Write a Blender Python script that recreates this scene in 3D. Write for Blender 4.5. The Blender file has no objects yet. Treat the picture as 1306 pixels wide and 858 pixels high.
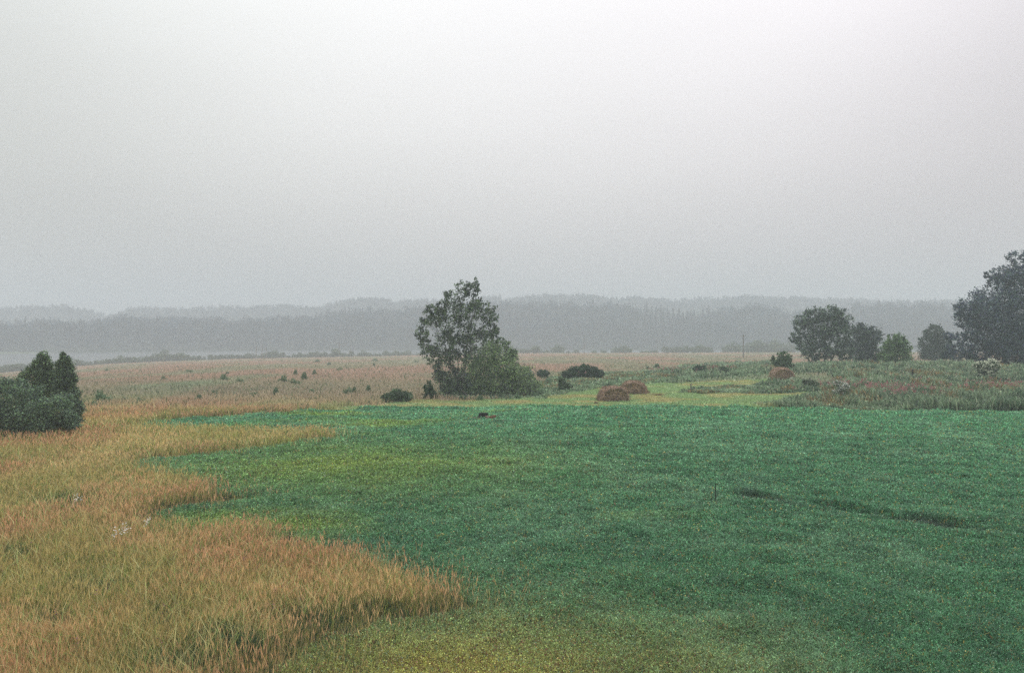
import bpy, math, random
import numpy as np

# ------------------------------------------------------------------ camera, sky, sun, exposure
S = bpy.context.scene
C = S.collection
CAM_Z = 6.0
F = 1131.0            # focal length measured on the photograph (its width is 1306)
CX, HY = 653.0, 415.0 # principal column and horizon row

cam_data = bpy.data.cameras.new('camera')
cam = bpy.data.objects.new('camera', cam_data)
C.objects.link(cam)
cam.location = (0, 0, CAM_Z)
cam.rotation_euler = (math.radians(90), 0, 0)
cam_data.sensor_width = 36
cam_data.lens = 36 * F / 1306
cam_data.shift_y = -(429 - HY) / 1306
cam_data.clip_end = 9000
S.camera = cam

SUN_EL, SUN_AZ = math.radians(62), math.radians(8)   # behind the overcast, ahead of the camera
world = bpy.data.worlds.new('World')
S.world = world
world.use_nodes = True
nt = world.node_tree
nt.nodes.clear()
def N(tree, typ, **kw):
    n = tree.nodes.new(typ)
    for k, v in kw.items():
        setattr(n, k, v)
    return n
sky = N(nt, 'ShaderNodeTexSky', sky_type='NISHITA', sun_disc=False)
sky.sun_elevation = SUN_EL
sky.sun_rotation = SUN_AZ
sky.air_density = 1.0
sky.dust_density = 6.0
tc = N(nt, 'ShaderNodeTexCoord')
sep = N(nt, 'ShaderNodeSeparateXYZ')
nt.links.new(tc.outputs['Generated'], sep.inputs[0])
# overcast deck: darker and cooler towards the horizon, brighter overhead
ramp = N(nt, 'ShaderNodeValToRGB')
ramp.color_ramp.interpolation = 'B_SPLINE'
els = ramp.color_ramp.elements
els[0].position = 0.0;  els[0].color = (0.515, 0.475, 0.45, 1)
els[1].position = 1.0;  els[1].color = (0.92, 0.93, 0.94, 1)
for p_, c_ in ((0.06, (0.555, 0.535, 0.52)), (0.17, (0.675, 0.67, 0.66)), (0.34, (0.86, 0.86, 0.855)), (0.6, (0.98, 0.98, 0.98))):
    e = els.new(p_); e.color = (*c_, 1)
nt.links.new(sep.outputs['Z'], ramp.inputs[0])
# broad bright patch in the cloud in front of the hidden sun
dot = N(nt, 'ShaderNodeVectorMath', operation='DOT_PRODUCT')
dot.inputs[1].default_value = (0.03, math.cos(math.radians(27)), math.sin(math.radians(27)))
nt.links.new(tc.outputs['Generated'], dot.inputs[0])
mr = N(nt, 'ShaderNodeMapRange', interpolation_type='SMOOTHERSTEP')
mr.inputs['From Min'].default_value = 0.80
mr.inputs['From Max'].default_value = 1.0
mr.inputs['To Min'].default_value = 0.82
mr.inputs['To Max'].default_value = 1.13
nt.links.new(dot.outputs['Value'], mr.inputs['Value'])
cl = N(nt, 'ShaderNodeTexNoise')
cl.inputs['Scale'].default_value = 2.2
cl.inputs['Detail'].default_value = 4
mp = N(nt, 'ShaderNodeMapping')
mp.inputs['Scale'].default_value = (1, 1, 3.0)
nt.links.new(tc.outputs['Generated'], mp.inputs[0])
nt.links.new(mp.outputs[0], cl.inputs['Vector'])
mr2 = N(nt, 'ShaderNodeMapRange')
mr2.inputs['From Min'].default_value = 0.25
mr2.inputs['From Max'].default_value = 0.75
mr2.inputs['To Min'].default_value = 0.955
mr2.inputs['To Max'].default_value = 1.04
nt.links.new(cl.outputs['Fac'], mr2.inputs['Value'])
mul = N(nt, 'ShaderNodeMath', operation='MULTIPLY')
nt.links.new(mr.outputs[0], mul.inputs[0]); nt.links.new(mr2.outputs[0], mul.inputs[1])
mul2 = N(nt, 'ShaderNodeMath', operation='MULTIPLY')
mul2.inputs[1].default_value = 10.0
nt.links.new(mul.outputs[0], mul2.inputs[0])
sc1 = N(nt, 'ShaderNodeVectorMath', operation='SCALE')
nt.links.new(ramp.outputs[0], sc1.inputs[0]); nt.links.new(mul2.outputs[0], sc1.inputs['Scale'])
hs = N(nt, 'ShaderNodeHueSaturation')
hs.inputs['Saturation'].default_value = 0.25
hs.inputs['Value'].default_value = 0.6
nt.links.new(sky.outputs[0], hs.inputs['Color'])
mx = N(nt, 'ShaderNodeMix', data_type='RGBA')
mx.inputs[0].default_value = 0.94
nt.links.new(hs.outputs[0], mx.inputs[6]); nt.links.new(sc1.outputs[0], mx.inputs[7])
# faint cool green cast on the left, lilac on the right
tint = N(nt, 'ShaderNodeValToRGB')
tint.color_ramp.elements[0].color = (0.975, 1.0, 0.985, 1)
tint.color_ramp.elements[1].color = (1.0, 0.945, 0.995, 1)
trm = N(nt, 'ShaderNodeMapRange')
trm.inputs['From Min'].default_value = -0.5
trm.inputs['From Max'].default_value = 0.5
nt.links.new(sep.outputs['X'], trm.inputs['Value'])
nt.links.new(trm.outputs[0], tint.inputs[0])
mt_ = N(nt, 'ShaderNodeMix', data_type='RGBA', blend_type='MULTIPLY')
mt_.inputs[0].default_value = 1.0
nt.links.new(mx.outputs[2], mt_.inputs[6]); nt.links.new(tint.outputs[0], mt_.inputs[7])
bg = N(nt, 'ShaderNodeBackground')
bg.inputs['Strength'].default_value = 0.10
nt.links.new(mt_.outputs[2], bg.inputs['Color'])
wo = N(nt, 'ShaderNodeOutputWorld')
nt.links.new(bg.outputs[0], wo.inputs['Surface'])

sun_d = bpy.data.lights.new('sun', 'SUN')
sun_d.energy = 1.5
sun_d.angle = math.radians(14)
sun_d.color = (1.0, 0.985, 0.96)
sun = bpy.data.objects.new('sun', sun_d)
C.objects.link(sun)
sun.rotation_euler = (math.radians(90) - SUN_EL, 0, math.pi - SUN_AZ)
# light comes from the +Y side, high up
S.view_settings.view_transform = 'Standard'
S.view_settings.look = 'None'
S.view_settings.exposure = 0.28
S.view_settings.gamma = 1.0
S.cycles.use_denoising = False
S.cycles.volume_bounces = 1
S.cycles.max_bounces = 5
S.cycles.diffuse_bounces = 2
S.cycles.glossy_bounces = 2
S.cycles.transmission_bounces = 3
S.cycles.transparent_max_bounces = 4

FOG = 0.00118

# ------------------------------------------------------------------ helpers
rng = np.random.default_rng(7)
random.seed(7)

def _hash(ix, iy, s):
    h = (ix.astype(np.int64) * 374761393 + iy.astype(np.int64) * 668265263 + s * 1442695041) & 0xffffffff
    h = ((h ^ (h >> 13)) * 1274126177) & 0xffffffff
    h = h ^ (h >> 16)
    return (h & 0xffffff) / float(0xffffff)

def vnoise(x, y, s=0):
    x = np.asarray(x, float); y = np.asarray(y, float)
    ix = np.floor(x); iy = np.floor(y)
    fx = x - ix; fy = y - iy
    fx = fx * fx * (3 - 2 * fx); fy = fy * fy * (3 - 2 * fy)
    a = _hash(ix, iy, s); b = _hash(ix + 1, iy, s); c = _hash(ix, iy + 1, s); d = _hash(ix + 1, iy + 1, s)
    return (a * (1 - fx) + b * fx) * (1 - fy) + (c * (1 - fx) + d * fx) * fy

def fbm(x, y, s=0, o=3):
    r = 0; a = 0.5; t = 0
    for i in range(o):
        r = r + a * vnoise(x * 2 ** i + 17.3 * i, y * 2 ** i - 9.1 * i, s + i); t += a; a *= 0.5
    return r / t

def sstep(a, b, v):
    t = np.clip((v - a) / (b - a), 0, 1)
    return t * t * (3 - 2 * t)

# curves along the picture's width: where the land ends, where the lake ends, where the ridges top out
PX_EDGE = [-900, 0, 100, 200, 300, 400, 530, 700, 1306, 2200]
Y_EDGE  = [340, 350, 370, 400, 420, 430, 440, 450, 450, 450]
Z_EDGE  = [-13.0, -12.9, -11.3, -10.4, -9.95, -9.6, -9.15, -8.0, -7.6, -7.6]
Y_FAR_PX = [-900, 0, 300, 500, 700, 2200]
Y_FAR    = [600, 625, 700, 725, 725, 720]
WATER_Z = -14.0
R1_PX = [-900, 0, 120, 150, 200, 240, 300, 400, 430, 500, 560, 640, 700, 780, 830, 900, 940, 985, 1010, 1060, 1090, 1150, 1215, 1306, 1700, 2200]
R1_PY = [404, 407, 408, 402, 403, 401, 404, 400, 395, 392, 388, 385, 383, 386, 392, 394, 388, 387, 396, 400, 386, 384, 386, 384, 392, 390]
R2_PX = [-900, 0, 45, 80, 100, 120, 145, 165, 200, 240, 300, 340, 400, 430, 460, 520, 600, 700, 760, 830, 880, 950, 1000, 1050, 1100, 1150, 1215, 1306, 2200]
R2_PY = [390, 393, 391, 389, 393, 399, 402, 392, 392, 394, 390, 389, 391, 385, 381, 382, 380, 376, 377, 379, 382, 377, 380, 381, 382, 384, 384, 383, 385]
R1_Y, R2_Y = 815.0, 1300.0
R1_T, R2_T = 21.0, 14.0

def H(x, y):
    x = np.asarray(x, float); y = np.asarray(y, float)
    yy = np.maximum(y, 20.0)
    px = CX + F * x / yy
    px = np.clip(px, -900, 2200)
    ye = np.interp(px, PX_EDGE, Y_EDGE); ze = np.interp(px, PX_EDGE, Z_EDGE)
    near = np.where(y < 80, 0.0, ze * np.clip((y - 80) / (ye - 80), 0, 1) ** 1.03)
    w = sstep(12, 60, y)
    near = near + (fbm(x / 23, y / 23, 5) - 0.5) * 0.7 * w * sstep(18, 60, np.abs(y)) + (fbm(x / 2.1, y / 2.1, 9) - 0.5) * 0.09
    # rough bank rising on the right
    near = near + 1.55 * np.exp(-(((x - 52) / 27) ** 2 + ((y - 108) / 27) ** 2)) * sstep(60, 80, y)
    # shallow rut of lodged grass
    rut = np.exp(-((y - (31.1 - 0.9 * (x - 8.2))) / 0.5) ** 2) * sstep(7.5, 9, x) * sstep(19, 16, x)
    near = near - 0.16 * rut
    yf = np.interp(px, Y_FAR_PX, Y_FAR)
    b = np.clip((y - ye) / 45.0, 0, 1)
    lake = near * (1 - b) + (-16.5) * b
    g1 = CAM_Z + (HY - np.interp(px, R1_PX, R1_PY)) / F * R1_Y - R1_T
    g2 = CAM_Z + (HY - np.interp(px, R2_PX, R2_PY)) / F * R2_Y - R2_T
    z = np.where(y > ye, lake, near)
    t0 = sstep(yf - 12, yf + 4, y)
    z = np.where(y > yf - 12, -16.5 * (1 - t0) + (-13.2) * t0, z)
    t1 = sstep(yf + 4, R1_Y, y)
    z = np.where(y > yf + 4, -13.2 + (g1 + 13.2) * t1, z)
    t2 = sstep(R1_Y + 60, R2_Y, y)
    z = np.where(y > R1_Y, g1 + (g2 - g1) * t2, z)
    z = np.where(y > R2_Y + 100, g2 - 0.01 * (y - R2_Y - 100), z)
    return z

_ys = np.geomspace(8, 1500, 6000)
def ground_at(px, py):
    """point of the terrain met by the line of sight through a point of the photograph"""
    xs = (px - CX) / F * _ys
    zs = CAM_Z - (py - HY) / F * _ys
    h = H(xs, _ys)
    k = np.argmax(zs <= h)
    if zs[k] > h[k]:
        k = len(_ys) - 1
    return float(xs[k]), float(_ys[k]), float(h[k])

def at_depth(px, y):
    x = (px - CX) / F * y
    return float(x), float(y), float(H(x, y))

def world_poly(pts):
    return np.array([ground_at(p[0], max(p[1] + (0.062 * (p[1] - HY) if len(p) > 2 else 0), 452))[:2] for p in pts])

def inside(poly, x, y):
    r = np.zeros(x.shape, bool)
    n = len(poly)
    j = n - 1
    for i in range(n):
        xi, yi = poly[i]; xj, yj = poly[j]
        if yi != yj:
            c = ((yi > y) != (yj > y)) & (x < (xj - xi) * (y - yi) / (yj - yi) + xi)
            r ^= c
        j = i
    return r

P_GREEN = world_poly([(-200, 2600), (200, 960), (330, 885), (370, 842), (405, 815), (470, 798), (540, 787), (622, 774), (618, 757, 1), (572, 737, 1), (500, 717, 1),
    (440, 694, 1), (400, 687, 1), (360, 670, 1), (325, 664, 1), (270, 668, 1), (205, 662, 1), (193, 655), (240, 647), (300, 641), (320, 634),
    (304, 622, 1), (262, 610, 1), (215, 600, 1), (170, 592, 1), (160, 590), (260, 580), (340, 570), (426, 558), (405, 552), (345, 546, 1),
    (260, 543, 1), (150, 542, 1), (190, 538), (300, 530), (420, 523), (500, 519), (600, 518), (700, 518), (850, 517), (1000, 520),
    (1306, 524), (2400, 530), (2400, 2600)])
P_MOWN = world_poly([(400, 526), (440, 520), (540, 510), (690, 508), (760, 495), (840, 489), (930, 486), (985, 483), (1010, 484), (1010, 490), (900, 494), (890, 500),
    (1040, 501), (1010, 510), (970, 514), (960, 522), (850, 519), (600, 519), (500, 521)])
P_WEED = world_poly([(690, 509), (560, 508), (560, 500), (690, 490), (700, 480), (800, 476), (870, 470), (960, 462), (1010, 466), (1306, 466), (2400, 470),
    (2400, 530), (1306, 524), (1000, 521), (960, 515), (1000, 505), (1060, 492), (1060, 478), (1000, 479), (900, 486), (840, 489), (760, 495)])
P_STRIP = world_poly([(868, 501), (900, 493), (1060, 488), (1060, 500), (1000, 502)])

def zones(x, y, jit=True):
    """0 meadow, 1 green field, 2 mown stubble, 3 rough weeds"""
    if jit:
        a = 0.055 * np.clip(y, 8, 90) * 0.35
        jx = x + (vnoise(x / 1.3, y / 1.3, 31) - 0.5) * a * 0.9 + (vnoise(x * 2.2, y * 2.2, 33) - 0.5) * 0.4
        jy = y + (vnoise(x / 1.3, y / 1.3, 32) - 0.5) * a * 1.2 + (vnoise(x * 2.2, y * 2.2, 34) - 0.5) * 0.4
    else:
        jx, jy = x, y
    z = np.zeros(x.shape, int)
    z[inside(P_WEED, jx, jy)] = 3
    z[inside(P_MOWN, jx, jy)] = 2
    z[inside(P_STRIP, jx, jy)] = 3
    z[inside(P_GREEN, jx, jy)] = 1
    return z

def mixc(a, b, t):
    a = np.asarray(a, float); b = np.asarray(b, float)
    return a * (1 - t[:, None]) + b * t[:, None]

C_GREEN = (0.108, 0.292, 0.142); C_GREEN_D = (0.060, 0.180, 0.095); C_GREEN_L = (0.195, 0.380, 0.220); C_YEL = (0.300, 0.400, 0.065)
C_STRAW = (0.70, 0.60, 0.27); C_RED = (0.60, 0.36, 0.20); C_DGREEN = (0.095, 0.150, 0.050)
C_MOWN = (0.34, 0.47, 0.22); C_MOWN_O = (0.52, 0.46, 0.22)
C_WEED = (0.24, 0.34, 0.20); C_WEED_D = (0.10, 0.17, 0.10)
C_FARRED = (0.50, 0.37, 0.28); C_FARGRN = (0.34, 0.41, 0.27)

def ground_colour(x, y, z):
    """average plant colour of each zone with its patches"""
    n1 = fbm(x / 9.0, y / 14.0, 40, 3); n2 = fbm(x / 2.3, y / 3.4, 44, 3); n3 = fbm(x / 0.6, y / 0.9, 47, 2)
    col = np.zeros((len(x), 3))
    # green field
    g = mixc(np.tile(C_GREEN, (len(x), 1)), np.tile(C_GREEN_L, (len(x), 1)), sstep(0.45, 0.75, n2) * 0.6)
    g = mixc(g, np.tile(C_GREEN_D, (len(x), 1)), sstep(0.58, 0.3, n3) * 0.50)
    g = g * (0.92 + 0.20 * sstep(13, 62, y) + 0.15 * (n1 - 0.5))[:, None]
    yl = sstep(0.50, 0.70, fbm(x / 11 + 4, y / 5, 51, 3)) * sstep(9, -3, x) * 0.65
    fx = CX + F * x / np.maximum(y, 5); fy = HY + F * CAM_Z / np.maximum(y, 5)
    yl = np.maximum(yl, 0.72 * np.exp(-(((x + 7) / 7.5) ** 2 + ((y - 38) / 7) ** 2)) * (0.4 + n2))
    corner = np.exp(-(((fx - 560) / 330) ** 2 + ((fy - 900) / 95) ** 2)) * (0.45 + n2)
    g = mixc(g, np.tile(C_YEL, (len(x), 1)), np.clip(yl, 0, 1))
    g = mixc(g, np.tile((0.54, 0.54, 0.13), (len(x), 1)), np.clip(corner, 0, 0.85))
    dark = 1.3 * np.exp(-((y - (31.1 - 0.9 * (x - 8.2) + 1.6 * (n2 - 0.5))) / (0.30 + 0.9 * n1)) ** 2) * sstep(7.6, 8.6, x) * sstep(15.5, 12.5, x) * sstep(0.25, 0.45, n2)
    g = mixc(g, np.tile((0.065, 0.075, 0.065), (len(x), 1)), np.clip(dark, 0, 1) * 0.72)
    # meadow
    t = sstep(0.40, 0.62, fbm(x / 4.5, y / 7.5, 60, 3) + 0.10 * np.exp(-((y - 45) / 8) ** 2))
    m = mixc(np.tile(C_STRAW, (len(x), 1)), np.tile(C_RED, (len(x), 1)), t * 0.85)
    m = mixc(m, np.tile((0.36, 0.44, 0.12), (len(x), 1)), sstep(0.48, 0.68, fbm(x / 3.2, y / 5.0, 66, 3)) * 0.8)
    far = sstep(52, 78, y)
    band = np.exp(-((y - 88 - 0.10 * x) / 22) ** 2)
    fm = mixc(np.tile(C_FARRED, (len(x), 1)), np.tile(C_FARGRN, (len(x), 1)), np.clip(sstep(0.42, 0.66, fbm(x / 11, y / 30, 70, 4)) * 0.55 + band * 0.4, 0, 0.9))
    m = mixc(m, fm, far)
    # stubble
    s = mixc(np.tile(C_MOWN, (len(x), 1)), np.tile(C_MOWN_O, (len(x), 1)), sstep(0.46, 0.68, fbm(x / 3, y / 1.6, 80, 3)) * 0.8)
    w = mixc(np.tile(C_WEED, (len(x), 1)), np.tile(C_WEED_D, (len(x), 1)), sstep(0.45, 0.7, n2) * 0.7)
    for k, c in ((0, m), (1, g), (2, s), (3, w)):
        q = z == k
        col[q] = c[q]
    return np.clip(col, 0.01, 0.8)

def mesh_np(name, verts, faces_flat, per, cols=None, smooth=False):
    """verts (N,3); faces_flat: flat vertex indices with `per` corners a face"""
    me = bpy.data.meshes.new(name)
    nv = len(verts); nf = len(faces_flat) // per
    me.vertices.add(nv)
    me.vertices.foreach_set('co', np.ascontiguousarray(verts, np.float32).ravel())
    me.loops.add(nf * per)
    me.loops.foreach_set('vertex_index', np.ascontiguousarray(faces_flat, np.int32))
    me.polygons.add(nf)
    me.polygons.foreach_set('loop_start', np.arange(0, nf * per, per, dtype=np.int32))
    if smooth:
        me.polygons.foreach_set('use_smooth', np.ones(nf, bool))
    if cols is not None:
        at = me.color_attributes.new('Col', 'FLOAT_COLOR', 'POINT')
        c4 = np.ones((nv, 4), np.float32); c4[:, :3] = cols
        at.data.foreach_set('color', c4.ravel())
    me.update(calc_edges=True)
    me.validate()
    return me

def link(name, me, mats, parent=None):
    o = bpy.data.objects.new(name, me)
    C.objects.link(o)
    if mats is not None and me is not None and len(me.materials) == 0:
        me.materials.append(mats)
    if parent is not None:
        o.parent = parent
    return o

def tag(o, label=None, cat=None, group=None, kind=None):
    if label: o['label'] = label
    if cat: o['category'] = cat
    if group: o['group'] = group
    if kind: o['kind'] = kind
    return o

def empty(name, loc, rz=0):
    o = bpy.data.objects.new(name, None)
    C.objects.link(o)
    o.location = loc
    o.rotation_euler = (0, 0, rz)
    o.empty_display_size = 0.3
    return o

def material(name):
    m = bpy.data.materials.new(name)
    m.use_nodes = True
    m.node_tree.nodes.clear()
    return m, m.node_tree

def leaf_mat(name, trans=0.3, gloss=0.04, rough=0.55, tint=(1, 1, 1), attr='Col', fixed=None):
    m, t = material(name)
    out = N(t, 'ShaderNodeOutputMaterial')
    if fixed is None:
        a = N(t, 'ShaderNodeAttribute', attribute_name=attr)
        src = a.outputs['Color']
    else:
        no = N(t, 'ShaderNodeTexNoise'); no.inputs['Scale'].default_value = 6.0
        rp = N(t, 'ShaderNodeValToRGB')
        rp.color_ramp.elements[0].color = (*[c * 0.7 for c in fixed], 1); rp.color_ramp.elements[0].position = 0.35
        rp.color_ramp.elements[1].color = (*[min(c * 1.3, 1) for c in fixed], 1); rp.color_ramp.elements[1].position = 0.65
        t.links.new(no.outputs['Fac'], rp.inputs[0])
        src = rp.outputs[0]
    mt = N(t, 'ShaderNodeMix', data_type='RGBA', blend_type='MULTIPLY')
    mt.inputs[0].default_value = 1.0
    mt.inputs[7].default_value = (*tint, 1)
    t.links.new(src, mt.inputs[6])
    d = N(t, 'ShaderNodeBsdfDiffuse')
    tr = N(t, 'ShaderNodeBsdfTranslucent')
    t.links.new(mt.outputs[2], d.inputs[0]); t.links.new(mt.outputs[2], tr.inputs[0])
    mxs = N(t, 'ShaderNodeMixShader'); mxs.inputs[0].default_value = trans
    t.links.new(d.outputs[0], mxs.inputs[1]); t.links.new(tr.outputs[0], mxs.inputs[2])
    last = mxs
    if gloss > 0:
        g = N(t, 'ShaderNodeBsdfGlossy'); g.inputs['Roughness'].default_value = rough
        g.inputs[0].default_value = (0.9, 0.95, 1.0, 1)
        m2 = N(t, 'ShaderNodeMixShader'); m2.inputs[0].default_value = gloss
        t.links.new(mxs.outputs[0], m2.inputs[1]); t.links.new(g.outputs[0], m2.inputs[2])
        last = m2
    t.links.new(last.outputs[0], out.inputs['Surface'])
    return m

def rough_mat(name, c1, c2, scale=8.0, rough=0.9, bump=0.3, stretch=(1, 1, 1), coord='Object'):
    m, t = material(name)
    out = N(t, 'ShaderNodeOutputMaterial')
    p = N(t, 'ShaderNodeBsdfPrincipled')
    p.inputs['Roughness'].default_value = rough
    p.inputs['Specular IOR Level'].default_value = 0.25
    tcn = N(t, 'ShaderNodeTexCoord')
    mpn = N(t, 'ShaderNodeMapping'); mpn.inputs['Scale'].default_value = stretch
    t.links.new(tcn.outputs[coord], mpn.inputs[0])
    no = N(t, 'ShaderNodeTexNoise'); no.inputs['Scale'].default_value = scale; no.inputs['Detail'].default_value = 6
    t.links.new(mpn.outputs[0], no.inputs['Vector'])
    rp = N(t, 'ShaderNodeValToRGB')
    rp.color_ramp.elements[0].position = 0.35; rp.color_ramp.elements[0].color = (*c1, 1)
    rp.color_ramp.elements[1].position = 0.65; rp.color_ramp.elements[1].color = (*c2, 1)
    t.links.new(no.outputs['Fac'], rp.inputs[0]); t.links.new(rp.outputs[0], p.inputs['Base Color'])
    b = N(t, 'ShaderNodeBump'); b.inputs['Strength'].default_value = bump; b.inputs['Distance'].default_value = 0.03
    t.links.new(no.outputs['Fac'], b.inputs['Height']); t.links.new(b.outputs[0], p.inputs['Normal'])
    t.links.new(p.outputs[0], out.inputs['Surface'])
    return m

M_GRASS = leaf_mat('grass_blades', 0.30, 0.035, 0.5)
M_DRY = leaf_mat('dry_grass', 0.25, 0.02, 0.6)
M_LEAF = leaf_mat('leaves', 0.22, 0.02, 0.45)
M_PETAL = leaf_mat('petals', 0.3, 0.0)
M_BARK = rough_mat('bark', (0.06, 0.05, 0.045), (0.14, 0.12, 0.10), 5.0, stretch=(3, 3, 0.6))
M_BIRCH = rough_mat('birch_bark', (0.07, 0.065, 0.06), (0.26, 0.25, 0.24), 3.5, stretch=(1, 1, 2.5))
M_WOOD = rough_mat('weathered_wood', (0.10, 0.09, 0.08), (0.20, 0.18, 0.16), 6.0, stretch=(4, 4, 0.5))

# ------------------------------------------------------------------ ground
def build_ground():
    ang = np.radians(np.concatenate([np.arange(-180, -48, 4.0), np.arange(-48, 48.01, 0.12), np.arange(52, 180.1, 4.0)]))
    rad = np.concatenate([[0.5, 1.5, 3, 5, 7, 9], np.geomspace(10, 2600, 760)])
    A, R = np.meshgrid(ang, rad)
    x = R * np.sin(A); y = R * np.cos(A)
    z = H(x.ravel(), y.ravel())
    xf, yf = x.ravel(), y.ravel()
    zn = zones(xf, yf)
    col = ground_colour(xf, yf, zn)
    # soil and old thatch show between the near plants
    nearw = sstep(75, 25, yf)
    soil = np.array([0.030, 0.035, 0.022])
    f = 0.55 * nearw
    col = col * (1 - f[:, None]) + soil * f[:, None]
    # forest floor, lake bed
    px = np.clip(CX + F * xf / np.maximum(yf, 20), -900, 2200)
    ye = np.interp(px, PX_EDGE, Y_EDGE)
    col[yf > ye] = (0.11, 0.14, 0.08)
    col[yf > 640] = (0.03, 0.045, 0.03)
    nr, na = len(rad), len(ang)
    i = (np.arange(nr - 1)[:, None] * na + np.arange(na - 1)[None, :]).ravel()
    quads = np.stack([i, i + 1, i + na + 1, i + na], 1)[:, ::-1]
    verts = np.stack([xf, yf, z], 1)
    me = mesh_np('ground', verts, quads.ravel(), 4, col, smooth=True)
    m, t = material('ground_plants')
    out = N(t, 'ShaderNodeOutputMaterial')
    p = N(t, 'ShaderNodeBsdfPrincipled'); p.inputs['Roughness'].default_value = 0.95
    p.inputs['Specular IOR Level'].default_value = 0.1
    a = N(t, 'ShaderNodeAttribute', attribute_name='Col')
    g = N(t, 'ShaderNodeNewGeometry')
    n1 = N(t, 'ShaderNodeTexNoise'); n1.inputs['Scale'].default_value = 1.4; n1.inputs['Detail'].default_value = 8; n1.inputs['Roughness'].default_value = 0.7
    t.links.new(g.outputs['Position'], n1.inputs['Vector'])
    mr = N(t, 'ShaderNodeMapRange')
    mr.inputs['From Min'].default_value = 0.3; mr.inputs['From Max'].default_value = 0.7
    mr.inputs['To Min'].default_value = 0.62; mr.inputs['To Max'].default_value = 1.38
    t.links.new(n1.outputs['Fac'], mr.inputs['Value'])
    sc = N(t, 'ShaderNodeVectorMath', operation='SCALE')
    t.links.new(a.outputs['Color'], sc.inputs[0]); t.links.new(mr.outputs[0], sc.inputs['Scale'])
    t.links.new(sc.outputs[0], p.inputs['Base Color'])
    b = N(t, 'ShaderNodeBump'); b.inputs['Strength'].default_value = 0.5; b.inputs['Distance'].default_value = 0.25
    t.links.new(n1.outputs['Fac'], b.inputs['Height']); t.links.new(b.outputs[0], p.inputs['Normal'])
    t.links.new(p.outputs[0], out.inputs['Surface'])
    tag(link('ground', me, m), kind='structure')
build_ground()

# lake
def build_lake():
    v = np.array([(-1100, 250, WATER_Z), (1400, 250, WATER_Z), (1400, 760, WATER_Z), (-1100, 760, WATER_Z)], float)
    me = mesh_np('lake_water', v, np.array([0, 1, 2, 3]), 4)
    m, t = material('lake_water')
    out = N(t, 'ShaderNodeOutputMaterial')
    p = N(t, 'ShaderNodeBsdfPrincipled')
    p.inputs['Base Color'].default_value = (0.06, 0.075, 0.08, 1)
    p.inputs['Roughness'].default_value = 0.38
    p.inputs['IOR'].default_value = 1.33
    g = N(t, 'ShaderNodeNewGeometry')
    n1 = N(t, 'ShaderNodeTexNoise'); n1.inputs['Scale'].default_value = 0.9; n1.inputs['Detail'].default_value = 4
    t.links.new(g.outputs['Position'], n1.inputs['Vector'])
    b = N(t, 'ShaderNodeBump'); b.inputs['Strength'].default_value = 1.0; b.inputs['Distance'].default_value = 0.9
    t.links.new(n1.outputs['Fac'], b.inputs['Height']); t.links.new(b.outputs[0], p.inputs['Normal'])
    t.links.new(p.outputs[0], out.inputs['Surface'])
    tag(link('lake_water', me, m), kind='structure')
build_lake()

# ------------------------------------------------------------------ leaf and blade builders
def leaf_quads(cen, size, col, droop=0.0, r=None, aspect=0.55):
    """rhombic leaves round the given points"""
    r = r or rng
    n = len(cen)
    th = r.uniform(0, 2 * np.pi, n); ph = r.uniform(-0.9, 0.9, n) - droop
    d = np.stack([np.cos(th) * np.cos(ph), np.sin(th) * np.cos(ph), np.sin(ph)], 1)
    a = r.normal(size=(n, 3)); s = np.cross(d, a); s /= np.linalg.norm(s, axis=1)[:, None] + 1e-9
    L = (size * r.uniform(0.6, 1.3, n))[:, None]
    v = np.empty((n, 4, 3))
    v[:, 0] = cen - d * L * 0.5
    v[:, 1] = cen + s * L * aspect * 0.5
    v[:, 2] = cen + d * L * 0.5
    v[:, 3] = cen - s * L * aspect * 0.5
    f = np.arange(n * 4)
    return v.reshape(-1, 3), f, np.repeat(col, 4, 0)

def blades(x, y, z, h, w, lean, base, tip, r=None):
    r = r or rng
    n = len(x)
    th = r.uniform(0, 2 * np.pi, n)
    ld = r.uniform(0, 2 * np.pi, n)
    dx, dy = np.cos(ld) * lean * h, np.sin(ld) * lean * h
    sx, sy = np.cos(th) * w * 0.5, np.sin(th) * w * 0.5
    v = np.empty((n, 5, 3), np.float32)
    v[:, 0] = np.stack([x - sx, y - sy, z - 0.02], 1)
    v[:, 1] = np.stack([x + sx, y + sy, z - 0.02], 1)
    mx_, my_ = x + dx * 0.32, y + dy * 0.32
    v[:, 2] = np.stack([mx_ + sx * 0.85, my_ + sy * 0.85, z + h * 0.58], 1)
    v[:, 3] = np.stack([mx_ - sx * 0.85, my_ - sy * 0.85, z + h * 0.58], 1)
    v[:, 4] = np.stack([x + dx, y + dy, z + h * np.sqrt(np.clip(1 - lean * lean * 0.35, 0.2, 1))], 1)
    k = (np.arange(n) * 5)[:, None]
    f = np.concatenate([k + [0, 1, 2], k + [0, 2, 3], k + [3, 2, 4]], 1).ravel()
    c = np.empty((n, 5, 3), np.float32)
    c[:, 0] = base; c[:, 1] = base
    mid = (base + tip) * 0.5
    c[:, 2] = mid; c[:, 3] = mid; c[:, 4] = tip
    return v.reshape(-1, 3), f, c.reshape(-1, 3)

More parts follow.
